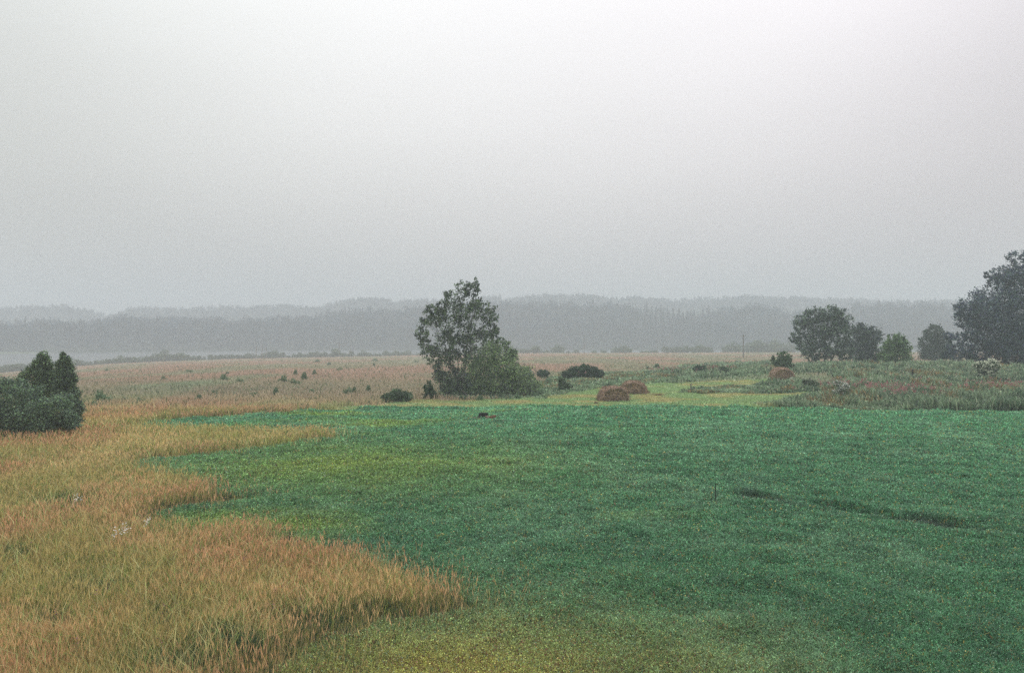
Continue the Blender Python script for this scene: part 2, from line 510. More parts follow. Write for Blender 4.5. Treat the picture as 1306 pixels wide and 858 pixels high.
def heads(x, y, z, length, w, tilt, col, r=None):
    """seed heads: slim diamonds, two crossed"""
    r = r or rng
    n = len(x)
    out_v, out_f, out_c = [], [], []
    ld = r.uniform(0, 2 * np.pi, n)
    top = np.stack([x + np.cos(ld) * tilt * length, y + np.sin(ld) * tilt * length, z + length], 1)
    bot = np.stack([x, y, z], 1)
    mid = bot * 0.6 + top * 0.4
    th = r.uniform(0, np.pi, n)
    s = np.stack([np.cos(th) * w * 0.5, np.sin(th) * w * 0.5, np.zeros(n)], 1)
    v = np.stack([bot, mid + s, top, mid - s], 1).reshape(-1, 3)
    f = np.arange(n * 4).reshape(-1, 4)
    f = np.stack([f[:, 0], f[:, 1], f[:, 2], f[:, 0], f[:, 2], f[:, 3]], 1).ravel()
    return v, f, np.repeat(col, 4, 0)

def join(parts):
    vs, fs, cs, o = [], [], [], 0
    for v, f, c in parts:
        vs.append(v); fs.append(f + o); cs.append(c); o += len(v)
    return np.concatenate(vs), np.concatenate(fs), np.concatenate(cs)

def scatter(n, y0, y1, power=1.0, xr=0.66):
    """points in the wedge in front of the camera, density falling with distance"""
    u = rng.random(n)
    if power == 1.0:
        y = y0 * (y1 / y0) ** u
    else:
        k = 1 - power
        y = (y0 ** k + u * (y1 ** k - y0 ** k)) ** (1 / k)
    x = (rng.random(n) * 2 - 1) * (xr * y + 1.5)
    return x, y

def shade(c, amt, r=None):
    r = r or rng
    return c * (1 + r.normal(0, amt, len(c)))[:, None].clip(0.4, 1.9)

# ------------------------------------------------------------------ green field
def build_green():
    x, y = scatter(1250000, 10.5, 75, 1.15)
    zn = zones(x, y)
    q = zn == 1
    x, y = x[q], y[q]
    n = len(x)
    col = ground_colour(x, y, np.ones(n, int))
    hn = fbm(x / 1.1, y / 1.1, 91, 3)
    fx = CX + F * x / y; fy = HY + F * CAM_Z / y
    corner = np.clip(np.exp(-(((fx - 560) / 330) ** 2 + ((fy - 900) / 95) ** 2)) * 1.3, 0, 1)
    h = (0.07 + 0.13 * sstep(0.25, 0.8, hn)) * rng.uniform(0.6, 1.25, n) * (1 - 0.6 * corner)
    rut = np.exp(-((y - (31.5 - 0.9 * (x - 8.2))) / 0.6) ** 2) * sstep(7.6, 8.6, x) * sstep(15.5, 12.5, x)
    h = h * (1 + 0.9 * rut)
    w = np.maximum(0.015, 0.00105 * y) * rng.uniform(0.6, 1.5, n)
    lean = rng.uniform(0.2, 1.25, n)
    yb = rng.random(n) < 0.035 + 0.25 * corner
    tip = shade(col * 1.30, 0.40)
    tip[yb] = shade(np.tile((0.50, 0.40, 0.12), (yb.sum(), 1)), 0.25)
    pale = rng.random(n) < 0.05
    tip[pale] = shade(np.tile((0.26, 0.42, 0.27), (pale.sum(), 1)), 0.15)
    rs = (rng.random(n) < 0.16 * corner + 0.004)
    tip[rs] = (0.30, 0.12, 0.08)
    base = tip * 0.5  # tips lifted, feet darkened: highlight and shade put into the blade colour
    zz = H(x, y)
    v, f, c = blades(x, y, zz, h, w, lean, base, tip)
    # clover leaflets lying over the blades, pale undersides flecking the surface
    m = rng.random(n) < 0.55
    k = m.sum()
    cen = np.stack([x[m] + rng.normal(0, .05, k), y[m] + rng.normal(0, .05, k), zz[m] + h[m] * rng.uniform(0.55, 1.0, k)], 1)
    lc = shade(tip[m] * 1.02, 0.35)
    fl = rng.random(k) < 0.02
    lc[fl] = shade(np.tile((0.42, 0.56, 0.42), (fl.sum(), 1)), 0.2)
    fl = rng.random(k) < 0.03
    lc[fl] = shade(np.tile((0.45, 0.48, 0.12), (fl.sum(), 1)), 0.2)
    lv, lf, lcc = leaf_quads(cen, np.maximum(0.026, 0.0017 * y[m]), lc, 0.0, None, 0.7)
    q4 = lf.reshape(-1, 4)
    lf = np.stack([q4[:, 0], q4[:, 1], q4[:, 2], q4[:, 0], q4[:, 2], q4[:, 3]], 1).ravel()
    v, f, c = join([(v, f, c), (lv, lf, lcc)])
    tag(link('green_field_grass', mesh_np('green_field_grass', v, f, 3, c), M_GRASS),
        'short dense bluish green grass and clover covering the wide field', 'grass', kind='stuff')
build_green()

# ------------------------------------------------------------------ tall dry meadow
def build_dry():
    parts = []
    x, y = scatter(760000, 10.0, 62, 1.2)
    z0 = zones(x, y)
    nb = np.zeros(len(x), bool)
    for ox, oy in ((-0.8, 0), (0, -0.9), (-0.7, 0.8), (-0.3, -0.4), (-1.6, 0.2)):
        nb |= zones(x + ox, y + oy) == 0
    q = ((z0 == 0) | ((z0 == 1) & nb & (rng.random(len(x)) < 0.14))) & (x < 6) & (y < 62)
    x, y = x[q], y[q]; n = len(x)
    col = ground_colour(x, y, np.zeros(n, int))
    z = H(x, y)
    clump = fbm(x / 0.8, y / 0.8, 101, 3)
    fxx = CX + F * x / y; fyy = HY + F * CAM_Z / y
    # darker green tussocks along the lower edge and in the notch
    tus = np.zeros(n)
    for (a, b, sa, sb) in ((300, 835, 75, 28), (240, 865, 90, 30), (400, 800, 70, 14), (500, 785, 60, 8), (590, 772, 40, 6), (215, 652, 14, 5), (290, 638, 25, 4), (210, 800, 30, 18), (330, 665, 40, 5),
                           (70, 650, 60, 8), (380, 700, 40, 12), (20, 720, 20, 10), (120, 760, 50, 10), (60, 800, 30, 10)):
        tus = np.maximum(tus, np.exp(-(((fxx - a) / sa) ** 2 + ((fyy - b) / sb) ** 2)))
    tus = np.clip(tus * (0.5 + clump), 0, 1)
    h = (0.20 + 0.34 * clump) * rng.uniform(0.55, 1.25, n) * sstep(5.8, 4.5, x)
    w = np.maximum(0.0085, 0.00058 * y) * rng.uniform(0.5, 1.4, n)
    edge = np.zeros(n)
    for ox, oy in ((0.6, 0), (-0.2, -0.5), (0.4, -0.6), (0.3, 0.6), (0.9, -0.3)):
        edge += zones(x + ox, y + oy) == 1
    edge = np.clip(edge / 3.5, 0, 1) * sstep(45, 28, y)
    thin = rng.random(n) < edge * 0.45
    h = h * (1 - 0.55 * edge * rng.uniform(0.3, 1.0, n))
    h[thin] *= 0.4
    cl = np.array(col)
    dg = shade(np.tile((0.14, 0.27, 0.07), (n, 1)), 0.4)
    yg = shade(np.tile((0.50, 0.55, 0.14), (n, 1)), 0.3)
    tipc = shade(cl * 1.3, 0.38)
    pick = rng.random(n)
    mix1 = (pick < 0.40)[:, None]; mix2 = ((pick > 0.40) & (pick < 0.58))[:, None]
    tipc = np.where(mix1, yg, tipc); tipc = np.where(mix2, dg, tipc)
    blue = np.tile((0.075, 0.155, 0.075), (n, 1)) * rng.uniform(0.6, 1.5, n)[:, None]
    tq = (rng.random(n) < np.maximum(tus * 0.9, edge * 0.6))[:, None]
    tipc = np.where(tq, blue, tipc)
    base = tipc * 0.5  # shade low in the tall grass painted into the blade feet, tips brightened
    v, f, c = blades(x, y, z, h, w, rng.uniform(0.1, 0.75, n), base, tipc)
    parts.append((v, f, c))
    # flowering stems with reddish panicles
    m = rng.random(n) < 0.36 * (1 - 0.8 * tus) * (1 - 0.6 * edge)
    xs, ys, zs = x[m], y[m], z[m]; k = len(xs)
    hh = (0.34 + 0.28 * clump[m]) * rng.uniform(0.7, 1.2, k)
    ww = np.maximum(0.004, 0.00033 * ys)
    sc = shade(np.tile((0.44, 0.38, 0.17), (k, 1)), 0.2)
    leanx = rng.normal(0, 0.09, k) + 0.05; leany = rng.normal(0, 0.09, k)
    th = rng.uniform(0, np.pi, k); sx, sy = np.cos(th) * ww, np.sin(th) * ww
    vv = np.stack([np.stack([xs - sx, ys - sy, zs], 1), np.stack([xs + sx, ys + sy, zs], 1), np.stack([xs + leanx, ys + leany, zs + hh], 1)], 1).reshape(-1, 3)
    parts.append((vv, np.arange(k * 3), np.repeat(sc, 3, 0)))
    hc = ground_colour(xs, ys, np.zeros(k, int)) * 0.6 + np.array([0.62, 0.33, 0.19]) * 0.45
    hc = shade(hc * 1.1, 0.28)
    parts.append(heads(xs + leanx * 0.82, ys + leany * 0.82, zs + hh * 0.80, 0.16 * rng.uniform(0.6, 1.4, k), np.maximum(0.016, 0.0011 * ys) * rng.uniform(0.5, 1.2, k), 0.35, hc))
    m = (rng.random(n) < 0.06) & (edge < 0.5)
    xs, ys = x[m], y[m]; k = len(xs)
    lc = shade(np.tile((0.66, 0.62, 0.28), (k, 1)), 0.25)
    gq = rng.random(k) < 0.4
    lc[gq] = shade(np.tile((0.40, 0.52, 0.16), (gq.sum(), 1)), 0.25)
    parts.append(blades(xs, ys, H(xs, ys), (0.5 + 0.3 * clump[m]) * rng.uniform(0.8, 1.3, k), np.maximum(0.012, 0.0008 * ys), rng.uniform(0.3, 1.0, k), lc * 0.8, lc))
    v, f, c = join(parts)
    tag(link('tall_meadow_grass', mesh_np('tall_meadow_grass', v, f, 3, c), M_DRY),
        'tall straw coloured and reddish seeding grass on the left of the field', 'grass', kind='stuff')
    # far meadow tufts
    x, y = scatter(420000, 58, 440, 1.25)
    q = (zones(x, y, True) == 0)
    px = CX + F * x / y
    q &= y < np.interp(px, PX_EDGE, Y_EDGE) - 2
    x, y = x[q], y[q]; n = len(x)
    col = ground_colour(x, y, np.zeros(n, int))
    t2 = shade(col * 1.1, 0.16)
    dk = rng.random(n) < 0.12
    t2[dk] = shade(np.tile((0.15, 0.20, 0.10), (dk.sum(), 1)), 0.2)
    v, f, c = blades(x, y, H(x, y), rng.uniform(0.15, 0.5, n), 0.0011 * y * rng.uniform(0.6, 1.5, n), rng.uniform(0.1, 0.6, n), t2 * 0.85, t2)
    tag(link('far_meadow_grass', mesh_np('far_meadow_grass', v, f, 3, c), M_DRY),
        'hazy pinkish brown meadow grass sloping down towards the lake', 'grass', kind='stuff')
build_dry()

def build_stubble():
    x, y = scatter(500000, 55, 130, 0.9)
    q = zones(x, y) == 2
    x, y = x[q], y[q]; n = len(x)
    col = shade(ground_colour(x, y, np.full(n, 2)) * 1.05, 0.2)
    v, f, c = blades(x, y, H(x, y), rng.uniform(0.03, 0.13, n), 0.0010 * y * rng.uniform(0.6, 1.5, n), rng.uniform(0.3, 1.0, n), col * 0.8, col)
    tag(link('mown_stubble', mesh_np('mown_stubble', v, f, 3, c), M_GRASS),
        'yellow green mown strip round the hay bales', 'grass', kind='stuff')
build_stubble()

def build_weeds():
    parts = []
    x, y = scatter(900000, 55, 240, 1.0)
    zn = zones(x, y)
    q = (zn == 3)
    # ragged weed clumps spilling into the meadow behind
    sp = (zn == 0) & (y > 75) & (y < 130) & (x > -75) & (fbm(x / 4.5, y / 9, 120, 3) > 0.60)
    q |= sp
    x, y, sp = x[q], y[q], sp[q]; n = len(x)
    bunch = fbm(x / 1.6, y / 2.2, 122, 3)
    big = fbm(x / 7, y / 7, 125, 2)
    h = (0.12 + 0.85 * sstep(0.3, 0.75, bunch) * (0.4 + big)) * rng.uniform(0.4, 1.15, n) * (0.45 + 0.55 * sstep(10, 32, x))
    xs_s, ys_s = inside(P_STRIP, x, y), None
    h = np.where(xs_s, h * 0.75, h)
    h = np.where(sp, h * 0.55, h)
    front = sstep(74, 66, y) * sstep(16, 24, x)
    h = h * (1 + 0.35 * front)
    c0 = ground_colour(x, y, np.full(n, 3))
    tip = shade(c0 * (0.85 + 0.5 * big)[:, None], 0.42)
    pal = rng.random(n) < 0.16
    tip[pal] = shade(np.tile((0.50, 0.55, 0.36), (pal.sum(), 1)), 0.2)
    orange = (rng.random(n) < 0.5) & (fbm(x / 3.5, y / 3.5, 130, 2) > 0.66)
    tip[orange] = shade(np.tile((0.38, 0.27, 0.12), (orange.sum(), 1)), 0.2)
    v, f, c = blades(x, y, H(x, y), h, 0.0013 * y * rng.uniform(0.5, 1.5, n), rng.uniform(0.05, 0.7, n), tip * 0.55, tip)
    parts.append((v, f, c))
    # broad leaves on the stems
    m = rng.random(n) < 0.35
    cen = np.stack([x[m] + rng.normal(0, .1, m.sum()), y[m] + rng.normal(0, .1, m.sum()), H(x[m], y[m]) + h[m] * rng.uniform(0.3, 0.95, m.sum())], 1)
    lv, lf, lc = leaf_quads(cen, 0.0022 * y[m], shade(tip[m] * 1.1, 0.2))
    k = lf.reshape(-1, 4)
    lf = np.stack([k[:, 0], k[:, 1], k[:, 2], k[:, 0], k[:, 2], k[:, 3]], 1).ravel()
    parts.append((lv, lf, lc))
    v, f, c = join(parts)
    tag(link('rough_weeds', mesh_np('rough_weeds', v, f, 3, c), M_GRASS),
        'uncut grey green weeds and rough herbs on the bank behind the field', 'weeds', kind='stuff')
build_weeds()

def flowers(name, label, spots, colour, dz, size, seed):
    """spots: (px, py, spread_px_x, spread_px_y, count)"""
    r = np.random.default_rng(seed)
    parts = []
    for (px, py, sx, sy, n) in spots:
        for k in range(n):
            X, Y, Z = ground_at(px + r.normal(0, sx), max(py + r.normal(0, sy), 455))
            m = r.integers(5, 11)
            cen = np.stack([X + r.normal(0, size * .5, m), Y + r.normal(0, size * .5, m), Z + dz * r.uniform(0.75, 1.1) + r.normal(0, dz * 0.1, m)], 1)
            cc = np.tile(colour, (m, 1)) * r.uniform(0.7, 1.25, m)[:, None]
            lv, lf, lc = leaf_quads(cen, np.full(m, size * 0.6), cc, r=r, aspect=0.8)
            q = lf.reshape(-1, 4)
            lf = np.stack([q[:, 0], q[:, 1], q[:, 2], q[:, 0], q[:, 2], q[:, 3]], 1).ravel()
            parts.append((lv, lf, lc))
            # thin stem
            parts.append((np.array([(X - .008, Y, Z), (X + .008, Y, Z), (X, Y, Z + dz)]), np.arange(3), np.tile((0.2, 0.24, 0.1), (3, 1))))
    v, f, c = join(parts)
    tag(link(name, mesh_np(name, v, f, 3, c), M_PETAL), label, 'flowers', kind='stuff')
flowers('pink_willowherb', 'faded pink and reddish flower spikes scattered over the right hand bank',
        [(1130, 503, 22, 3, 60), (1150, 508, 14, 3, 30), (1095, 500, 20, 4, 25), (1250, 500, 20, 4, 22), (1285, 500, 14, 3, 20), (900, 476, 24, 1.5, 40), (850, 478, 14, 1, 20),
         (1060, 498, 30, 3, 18), (1190, 505, 25, 4, 18), (735, 484, 12, 1.2, 8), (1175, 462, 14, 1, 14)], (0.42, 0.20, 0.20), 0.85, 0.22, 3)
flowers('white_umbels', 'small white umbel flowers in the tall dry grass at the left', [(97, 662, 3, 1, 4), (157, 706, 4, 1.5, 5), (146, 713, 2, 1, 2), (183, 700, 3, 1, 2)],
        (0.9, 0.9, 0.85), 0.68, 0.075, 4)
flowers('purple_thistles', 'tiny purple thistle and knapweed heads in the tall grass in the lower left', [(80, 790, 70, 35, 22), (330, 795, 30, 12, 7), (190, 720, 120, 40, 16)],
        (0.33, 0.14, 0.24), 0.55, 0.04, 5)
flowers('white_weed_heads', 'pale whitish weed heads flecking the bank at the right', [(1120, 490, 80, 8, 60), (1230, 478, 50, 6, 34), (1000, 492, 50, 4, 25), (1075, 498, 10, 3, 14)],
        (0.55, 0.58, 0.48), 0.9, 0.14, 6)

# ------------------------------------------------------------------ trees
def tubes(paths, sides=6):
    """paths: list of (points (k,3), radii (k))"""
    vs, fs, o = [], [], 0
    for P, R in paths:
        P = np.asarray(P, float); R = np.asarray(R, float); k = len(P)
        T = np.gradient(P, axis=0); T /= np.linalg.norm(T, axis=1)[:, None] + 1e-9
        ref = np.array([0.3, 0.9, 0.1]) if abs(T[0, 2]) > 0.7 else np.array([0, 0, 1.0])
        A = np.cross(T, ref); A /= np.linalg.norm(A, axis=1)[:, None] + 1e-9
        B = np.cross(T, A)
        th = np.arange(sides) / sides * 2 * np.pi
        ring = P[:, None] + R[:, None, None] * (np.cos(th)[None, :, None] * A[:, None] + np.sin(th)[None, :, None] * B[:, None])
        vs.append(ring.reshape(-1, 3))
        i = (np.arange(k - 1)[:, None] * sides + np.arange(sides)[None]).ravel()
        j = (np.arange(k - 1)[:, None] * sides + (np.arange(sides)[None] + 1) % sides).ravel()
        fs.append((np.stack([i, j, j + sides, i + sides], 1) + o).ravel())
        o += k * sides
    return np.concatenate(vs), np.concatenate(fs)

def bend(a, b, k, wob, r, sag=0.0):
    a = np.asarray(a, float); b = np.asarray(b, float)
    t = np.linspace(0, 1, k)[:, None]
    p = a * (1 - t) + b * t
    p = p + np.sin(np.pi * t) * r.normal(0, wob, 3)[None] + np.sin(2 * np.pi * t) * r.normal(0, wob * .5, 3)[None]
    p[:, 2] += np.sin(np.pi * t[:, 0]) * sag
    return p

def make_tree(name, label, cat, group, base, blobs, leaves, leaf_size, dark, light, bark=None, trunk_r=0.15, stems=1, depth=0.9,
              sub_r=0.27, sub_n=26, droop=0.0, seed=1, lean=0.0, elong=1.0, pale_top=None, pale_frac=0.35, shell=0.55, hollow_low=0.0, fork=0.35):
    """blobs: (x, z, rx, rz) in metres in the tree's own frame, y is filled in; crown leaves gather in sub-clumps"""
    r = np.random.default_rng(seed)
    root = empty(name, base)
    tag(root, label, cat, group)
    blobs = np.asarray(blobs, float)
    wgt = blobs[:, 2] * blobs[:, 3]
    tot = wgt.sum()
    W = (blobs[:, 0] + blobs[:, 2]).max() - (blobs[:, 0] - blobs[:, 2]).min()
    cols, pts, cens = [], [], []
    for bi, (bx, bz, rx, rz) in enumerate(blobs):
        nl = int(leaves * wgt[bi] / tot)
        ns = max(3, nl // sub_n)
        room = max(0.0, W * 0.5 * depth - (rx + rz) * 0.5) * math.sqrt(max(0.0, 1 - min(1, abs(bx - (blobs[:, 0].mean())) / (W * 0.5 + .01)) ** 2))
        room *= min(1.0, max(0.15, (rx + rz) / (0.4 * W)))
        layers = max(1, int(round(room / ((rx + rz) * 0.5) + 0.5)))
        by = np.linspace(-room, room, layers) if layers > 1 else np.array([r.uniform(-0.3, 0.3) * room])
        u = r.normal(size=(ns, 3)); u /= np.linalg.norm(u, axis=1)[:, None]
        rad = r.uniform(shell ** 3, 1, ns) ** (1 / 3)
        sc = np.stack([bx + u[:, 0] * rad * rx, by[r.integers(0, len(by), ns)] + r.normal(0, 0.15, ns) * rx + u[:, 1] * rad * (rx + rz) * 0.5, bz + u[:, 2] * rad * rz], 1)
        cens.append(sc)
        sb = r.uniform(0.50, 1.65, ns)
        pp = np.repeat(sc, sub_n, 0)
        s = sub_r * (rx + rz) * 0.5
        g = r.normal(0, 1, (len(pp), 3)) * s * np.array([1, 1, elong]) * 0.5
        if droop > 0:
            g[:, 2] = -np.abs(g[:, 2]) * 1.5 + s * 0.4
        pp = pp + g
        t = r.random(len(pp))
        cc = np.asarray(dark)[None] * (1 - t[:, None]) + np.asarray(light)[None] * t[:, None]
        cc = cc * np.repeat(sb, sub_n)[:, None]
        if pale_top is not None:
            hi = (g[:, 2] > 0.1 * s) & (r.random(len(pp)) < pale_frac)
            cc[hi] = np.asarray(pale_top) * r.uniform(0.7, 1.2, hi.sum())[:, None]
        pts.append(pp); cols.append(cc)
    pts = np.concatenate(pts); cols = np.concatenate(cols)
    ok = pts[:, 2] > 0.03
    pts, cols = pts[ok], cols[ok]
    v, f, c = leaf_quads(pts, np.full(len(pts), leaf_size), cols, droop, r)
    crown = link('crown', mesh_np('crown', v, f, 4, c), M_LEAF, root)
    # wood
    zt = (blobs[:, 1] + blobs[:, 3] * 0.3).max()
    cxm = float((blobs[:, 0] * wgt).sum() / tot)
    paths = []
    for s_ in range(stems):
        off = (s_ - (stems - 1) / 2)
        foot = np.array([off * trunk_r * 2.4, r.normal(0, trunk_r), -0.15])
        topb = blobs[r.integers(len(blobs))] if stems > 1 else blobs[np.argmax(blobs[:, 1])]
        tip = np.array([topb[0] + lean, r.normal(0, 0.2), topb[1]])
        P = bend(foot, tip, 9, 0.03 * zt, r)
        R = np.linspace(trunk_r / math.sqrt(stems), trunk_r * 0.12, 9)
        R[0] *= 1.35
        paths.append((P, R))
    for bi, sc in enumerate(cens):
        bx, bz, rx, rz = blobs[bi]
        main = paths[bi % stems][0]
        hz = max(bz - rz * 1.1 - abs(bx) * 0.5, zt * 0.08) + zt * fork * 0.2
        k = int(np.clip(np.argmin(abs(main[:, 2] - min(hz, bz * 0.8))), 0, 7))
        tipb = np.array([bx, 0, bz])
        P = bend(main[k], tipb, 6, 0.04 * zt, r, 0.02 * zt)
        r0 = paths[bi % stems][1][k] * 0.62
        paths.append((P, np.linspace(r0, r0 * 0.25, 6)))
        for e in sc[r.permutation(len(sc))[:6]]:
            j = r.integers(2, 6)
            paths.append((bend(P[j], e, 4, 0.02 * zt, r), np.linspace(r0 * 0.3, max(0.008, r0 * 0.08), 4)))
    tv, tf = tubes(paths)
    link('trunk', mesh_np('trunk', tv, tf, 4, smooth=True), bark or M_BARK, root)
    return root

def px_blobs(px0, py0, D, lst):
    s = D / F
    return [((a - px0) * s, (py0 - b) * s, ra * s, rb * s) for a, b, ra, rb in lst]

def hero(name, label, cat, px0, py0, lst, group=None, base=None, **kw):
    g = base or ground_at(px0, py0)
    b = px_blobs(px0, HY + F * (CAM_Z - g[2]) / g[1], g[1], lst)
    return make_tree(name, label, cat, group, g, b, **kw), g

# the big birch beside the willow bush
hero('birch_tree', 'tall airy birch with see-through drooping crown in the middle of the view', 'tree', 592, 506,
     [(604, 366, 10, 12), (589, 369, 9, 13), (572, 380, 10, 12), (554, 391, 10, 9), (545, 405, 9, 11), (538, 424, 8, 12), (543, 440, 9, 11),
      (562, 402, 13, 14), (585, 396, 14, 16), (607, 393, 14, 16), (624, 400, 10, 14), (630, 421, 9, 9), (618, 425, 12, 12), (596, 425, 15, 16),
      (571, 428, 14, 15), (556, 452, 12, 14), (578, 455, 14, 14), (601, 452, 12, 14), (560, 474, 9, 14), (582, 478, 12, 14), (571, 492, 12, 10), (640, 434, 8, 5), (590, 490, 14, 10), (568, 478, 10, 10)],
     leaves=15500, leaf_size=0.20, dark=(0.050, 0.052, 0.095), light=(0.20, 0.28, 0.14), bark=M_BIRCH, trunk_r=0.20, stems=3, depth=0.45,  # dark leaves carry the violet of the crown's shadows in their colour
     sub_r=0.30, sub_n=24, droop=0.7, seed=11, elong=1.7, shell=0.2)

hero('willow_bush', 'broad rounded willow bush leaning against the right side of the birch', 'bush', 634, 503,
     [(626, 448, 16, 13), (650, 452, 10, 10), (610, 466, 17, 14), (640, 468, 20, 16), (665, 477, 16, 14), (600, 488, 22, 12), (632, 488, 24, 14), (662, 490, 22, 12), (682, 492, 9, 9), (576, 495, 12, 8), (645, 440, 6, 6)],
     leaves=26000, leaf_size=0.17, dark=(0.040, 0.048, 0.105), light=(0.37, 0.52, 0.20), trunk_r=0.12, stems=5, depth=0.8, sub_r=0.33, sub_n=20, seed=12,  # bluish dark leaf tone paints in the bush's shadow tint
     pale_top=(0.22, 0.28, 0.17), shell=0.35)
hero('sapling', 'small dark pointed sapling at the left foot of the birch', 'tree', 547, 508,
     [(547, 489, 3, 4), (546, 495, 6, 5), (548, 502, 9, 6)], leaves=2200, leaf_size=0.16, dark=(0.04, 0.075, 0.045), light=(0.11, 0.17, 0.09), trunk_r=0.05, seed=13, sub_n=14)
hero('round_shrub', 'low round dark green shrub left of the birch at the field edge', 'bush', 506, 512,
     [(495, 507, 8, 5), (506, 503, 10, 7), (518, 506, 8, 6)], leaves=4200, leaf_size=0.15, dark=(0.045, 0.085, 0.05), light=(0.13, 0.19, 0.10), trunk_r=0.05, stems=3, seed=14, sub_n=14)
hero('grey_shrub', 'small pale green shrub in front of the dark hedge right of the willow', 'bush', 722, 499,
     [(718, 491, 6, 6), (725, 494, 6, 5), (716, 484, 4, 4)], leaves=2600, leaf_size=0.16, dark=(0.06, 0.11, 0.06), light=(0.17, 0.23, 0.13), trunk_r=0.04, stems=3, seed=15, sub_n=14)
hero('low_shrub', 'small round dark shrub just right of the willow bush', 'bush', 693, 483,
     [(693, 477, 8, 5)], leaves=1800, leaf_size=0.2, dark=(0.035, 0.07, 0.04), light=(0.09, 0.14, 0.08), trunk_r=0.05, stems=2, seed=16, sub_n=14)
hero('hedge_clump', 'long low dark green clump of bushes behind the hay bales', 'bush', 742, 484,
     [(724, 477, 8, 6), (734, 474, 9, 7), (746, 472, 9, 7), (757, 473, 8, 6), (765, 477, 6, 6), (750, 478, 10, 5)], leaves=7000, leaf_size=0.22, dark=(0.030, 0.060, 0.038), light=(0.085, 0.135, 0.070),
     trunk_r=0.08, stems=4, seed=17, sub_n=16, depth=0.4)
hero('small_bush', 'small dark bush between the pink flowers and the far meadow, the larger of two', 'bush', 894, 477,
     [(890, 471, 6, 5), (897, 471, 5, 5)], leaves=1800, leaf_size=0.2, dark=(0.035, 0.075, 0.045), light=(0.10, 0.16, 0.09), trunk_r=0.05, stems=2, seed=18, sub_n=12)
hero('small_bush', 'faint small bush behind pink flowers, the smaller and right of two', 'bush', 923, 477,
     [(922, 471, 6, 4), (928, 473, 4, 3)], leaves=1300, leaf_size=0.2, dark=(0.05, 0.095, 0.055), light=(0.13, 0.19, 0.11), trunk_r=0.05, stems=2, seed=19, sub_n=12)
hero('young_tree', 'fresh green young tree standing right behind the farthest hay bale', 'tree', 998, 476,
     [(998, 452, 6, 5), (990, 459, 6, 6), (1003, 458, 7, 6), (997, 464, 10, 7), (1006, 467, 6, 5)], leaves=3600, leaf_size=0.2, dark=(0.045, 0.095, 0.050), light=(0.15, 0.22, 0.10), trunk_r=0.09, seed=20, sub_n=14)
hero('round_tree', 'large round headed tree of two standing together, the left and taller one', 'tree', 1050, 470,
     [(1040, 402, 14, 11), (1060, 400, 15, 10), (1074, 406, 14, 12), (1024, 414, 12, 13), (1048, 420, 18, 16), (1072, 426, 18, 16), (1014, 431, 8, 7), (1028, 440, 15, 14), (1052, 448, 15, 13), (1078, 448, 14, 14), (1036, 456, 10, 8)],
     base=at_depth(1050, 128), leaves=17000, leaf_size=0.30, dark=(0.040, 0.040, 0.095), light=(0.21, 0.30, 0.17), trunk_r=0.3, stems=3, seed=21, sub_n=20, shell=0.3, depth=0.6, sub_r=0.26)  # violet shadow tint of the crown mixed into the dark leaf colour
hero('round_tree', 'round headed grey green tree touching the taller tree on its left', 'tree', 1105, 470,
     [(1100, 424, 14, 11), (1112, 430, 12, 13), (1098, 446, 15, 15), (1114, 452, 11, 12), (1104, 460, 16, 7)],
     base=at_depth(1105, 134), leaves=9500, leaf_size=0.30, dark=(0.038, 0.038, 0.095), light=(0.19, 0.26, 0.16), trunk_r=0.22, stems=2, seed=22, sub_n=18, shell=0.4)  # dark leaf colour tinted violet to stand for crown shadow
hero('leafy_tree', 'small bright green cone shaped tree between grey round trees', 'tree', 1144, 466,
     [(1142, 432, 8, 7), (1135, 443, 10, 9), (1152, 443, 10, 9), (1144, 455, 19, 10), (1130, 455, 7, 8)],
     base=at_depth(1144, 120), leaves=9000, leaf_size=0.26, dark=(0.040, 0.085, 0.045), light=(0.25, 0.38, 0.15), trunk_r=0.14, seed=23, sub_n=16)
hero('hazy_tree', 'hazy blue grey round tree standing far behind the bank', 'tree', 1192, 466,
     [(1192, 424, 12, 10), (1184, 438, 12, 12), (1202, 438, 11, 13), (1192, 450, 18, 11)],
     base=at_depth(1192, 175), leaves=9000, leaf_size=0.38, dark=(0.035, 0.055, 0.040), light=(0.095, 0.125, 0.080), trunk_r=0.2, stems=2, seed=24, sub_n=18)
hero('great_tree', 'tallest dark leafy tree rising out of the right edge of the view', 'tree', 1290, 472,
     [(1300, 328, 8, 10), (1290, 352, 14, 12), (1275, 362, 10, 10), (1266, 350, 5, 7), (1304, 358, 18, 22), (1270, 382, 20, 15), (1296, 392, 24, 22), (1325, 350, 20, 26), (1340, 385, 26, 26),
      (1240, 388, 10, 10), (1246, 400, 16, 12), (1226, 396, 7, 9), (1236, 410, 9, 9), (1262, 412, 20, 16), (1288, 428, 26, 20), (1320, 428, 28, 22), (1238, 428, 10, 8), (1258, 440, 16, 13), (1282, 450, 22, 13),
      (1312, 452, 24, 14), (1217, 430, 9, 7), (1226, 446, 12, 9), (1215, 455, 9, 8), (1240, 456, 14, 9), (1345, 430, 22, 26)],
     base=at_depth(1290, 122), leaves=62000, leaf_size=0.30, dark=(0.026, 0.020, 0.110), light=(0.14, 0.21, 0.17), trunk_r=0.38, stems=3, seed=25, sub_n=20, shell=0.45, depth=0.8, sub_r=0.33)  # blue-violet shadow colour of the crown painted into the dark leaves
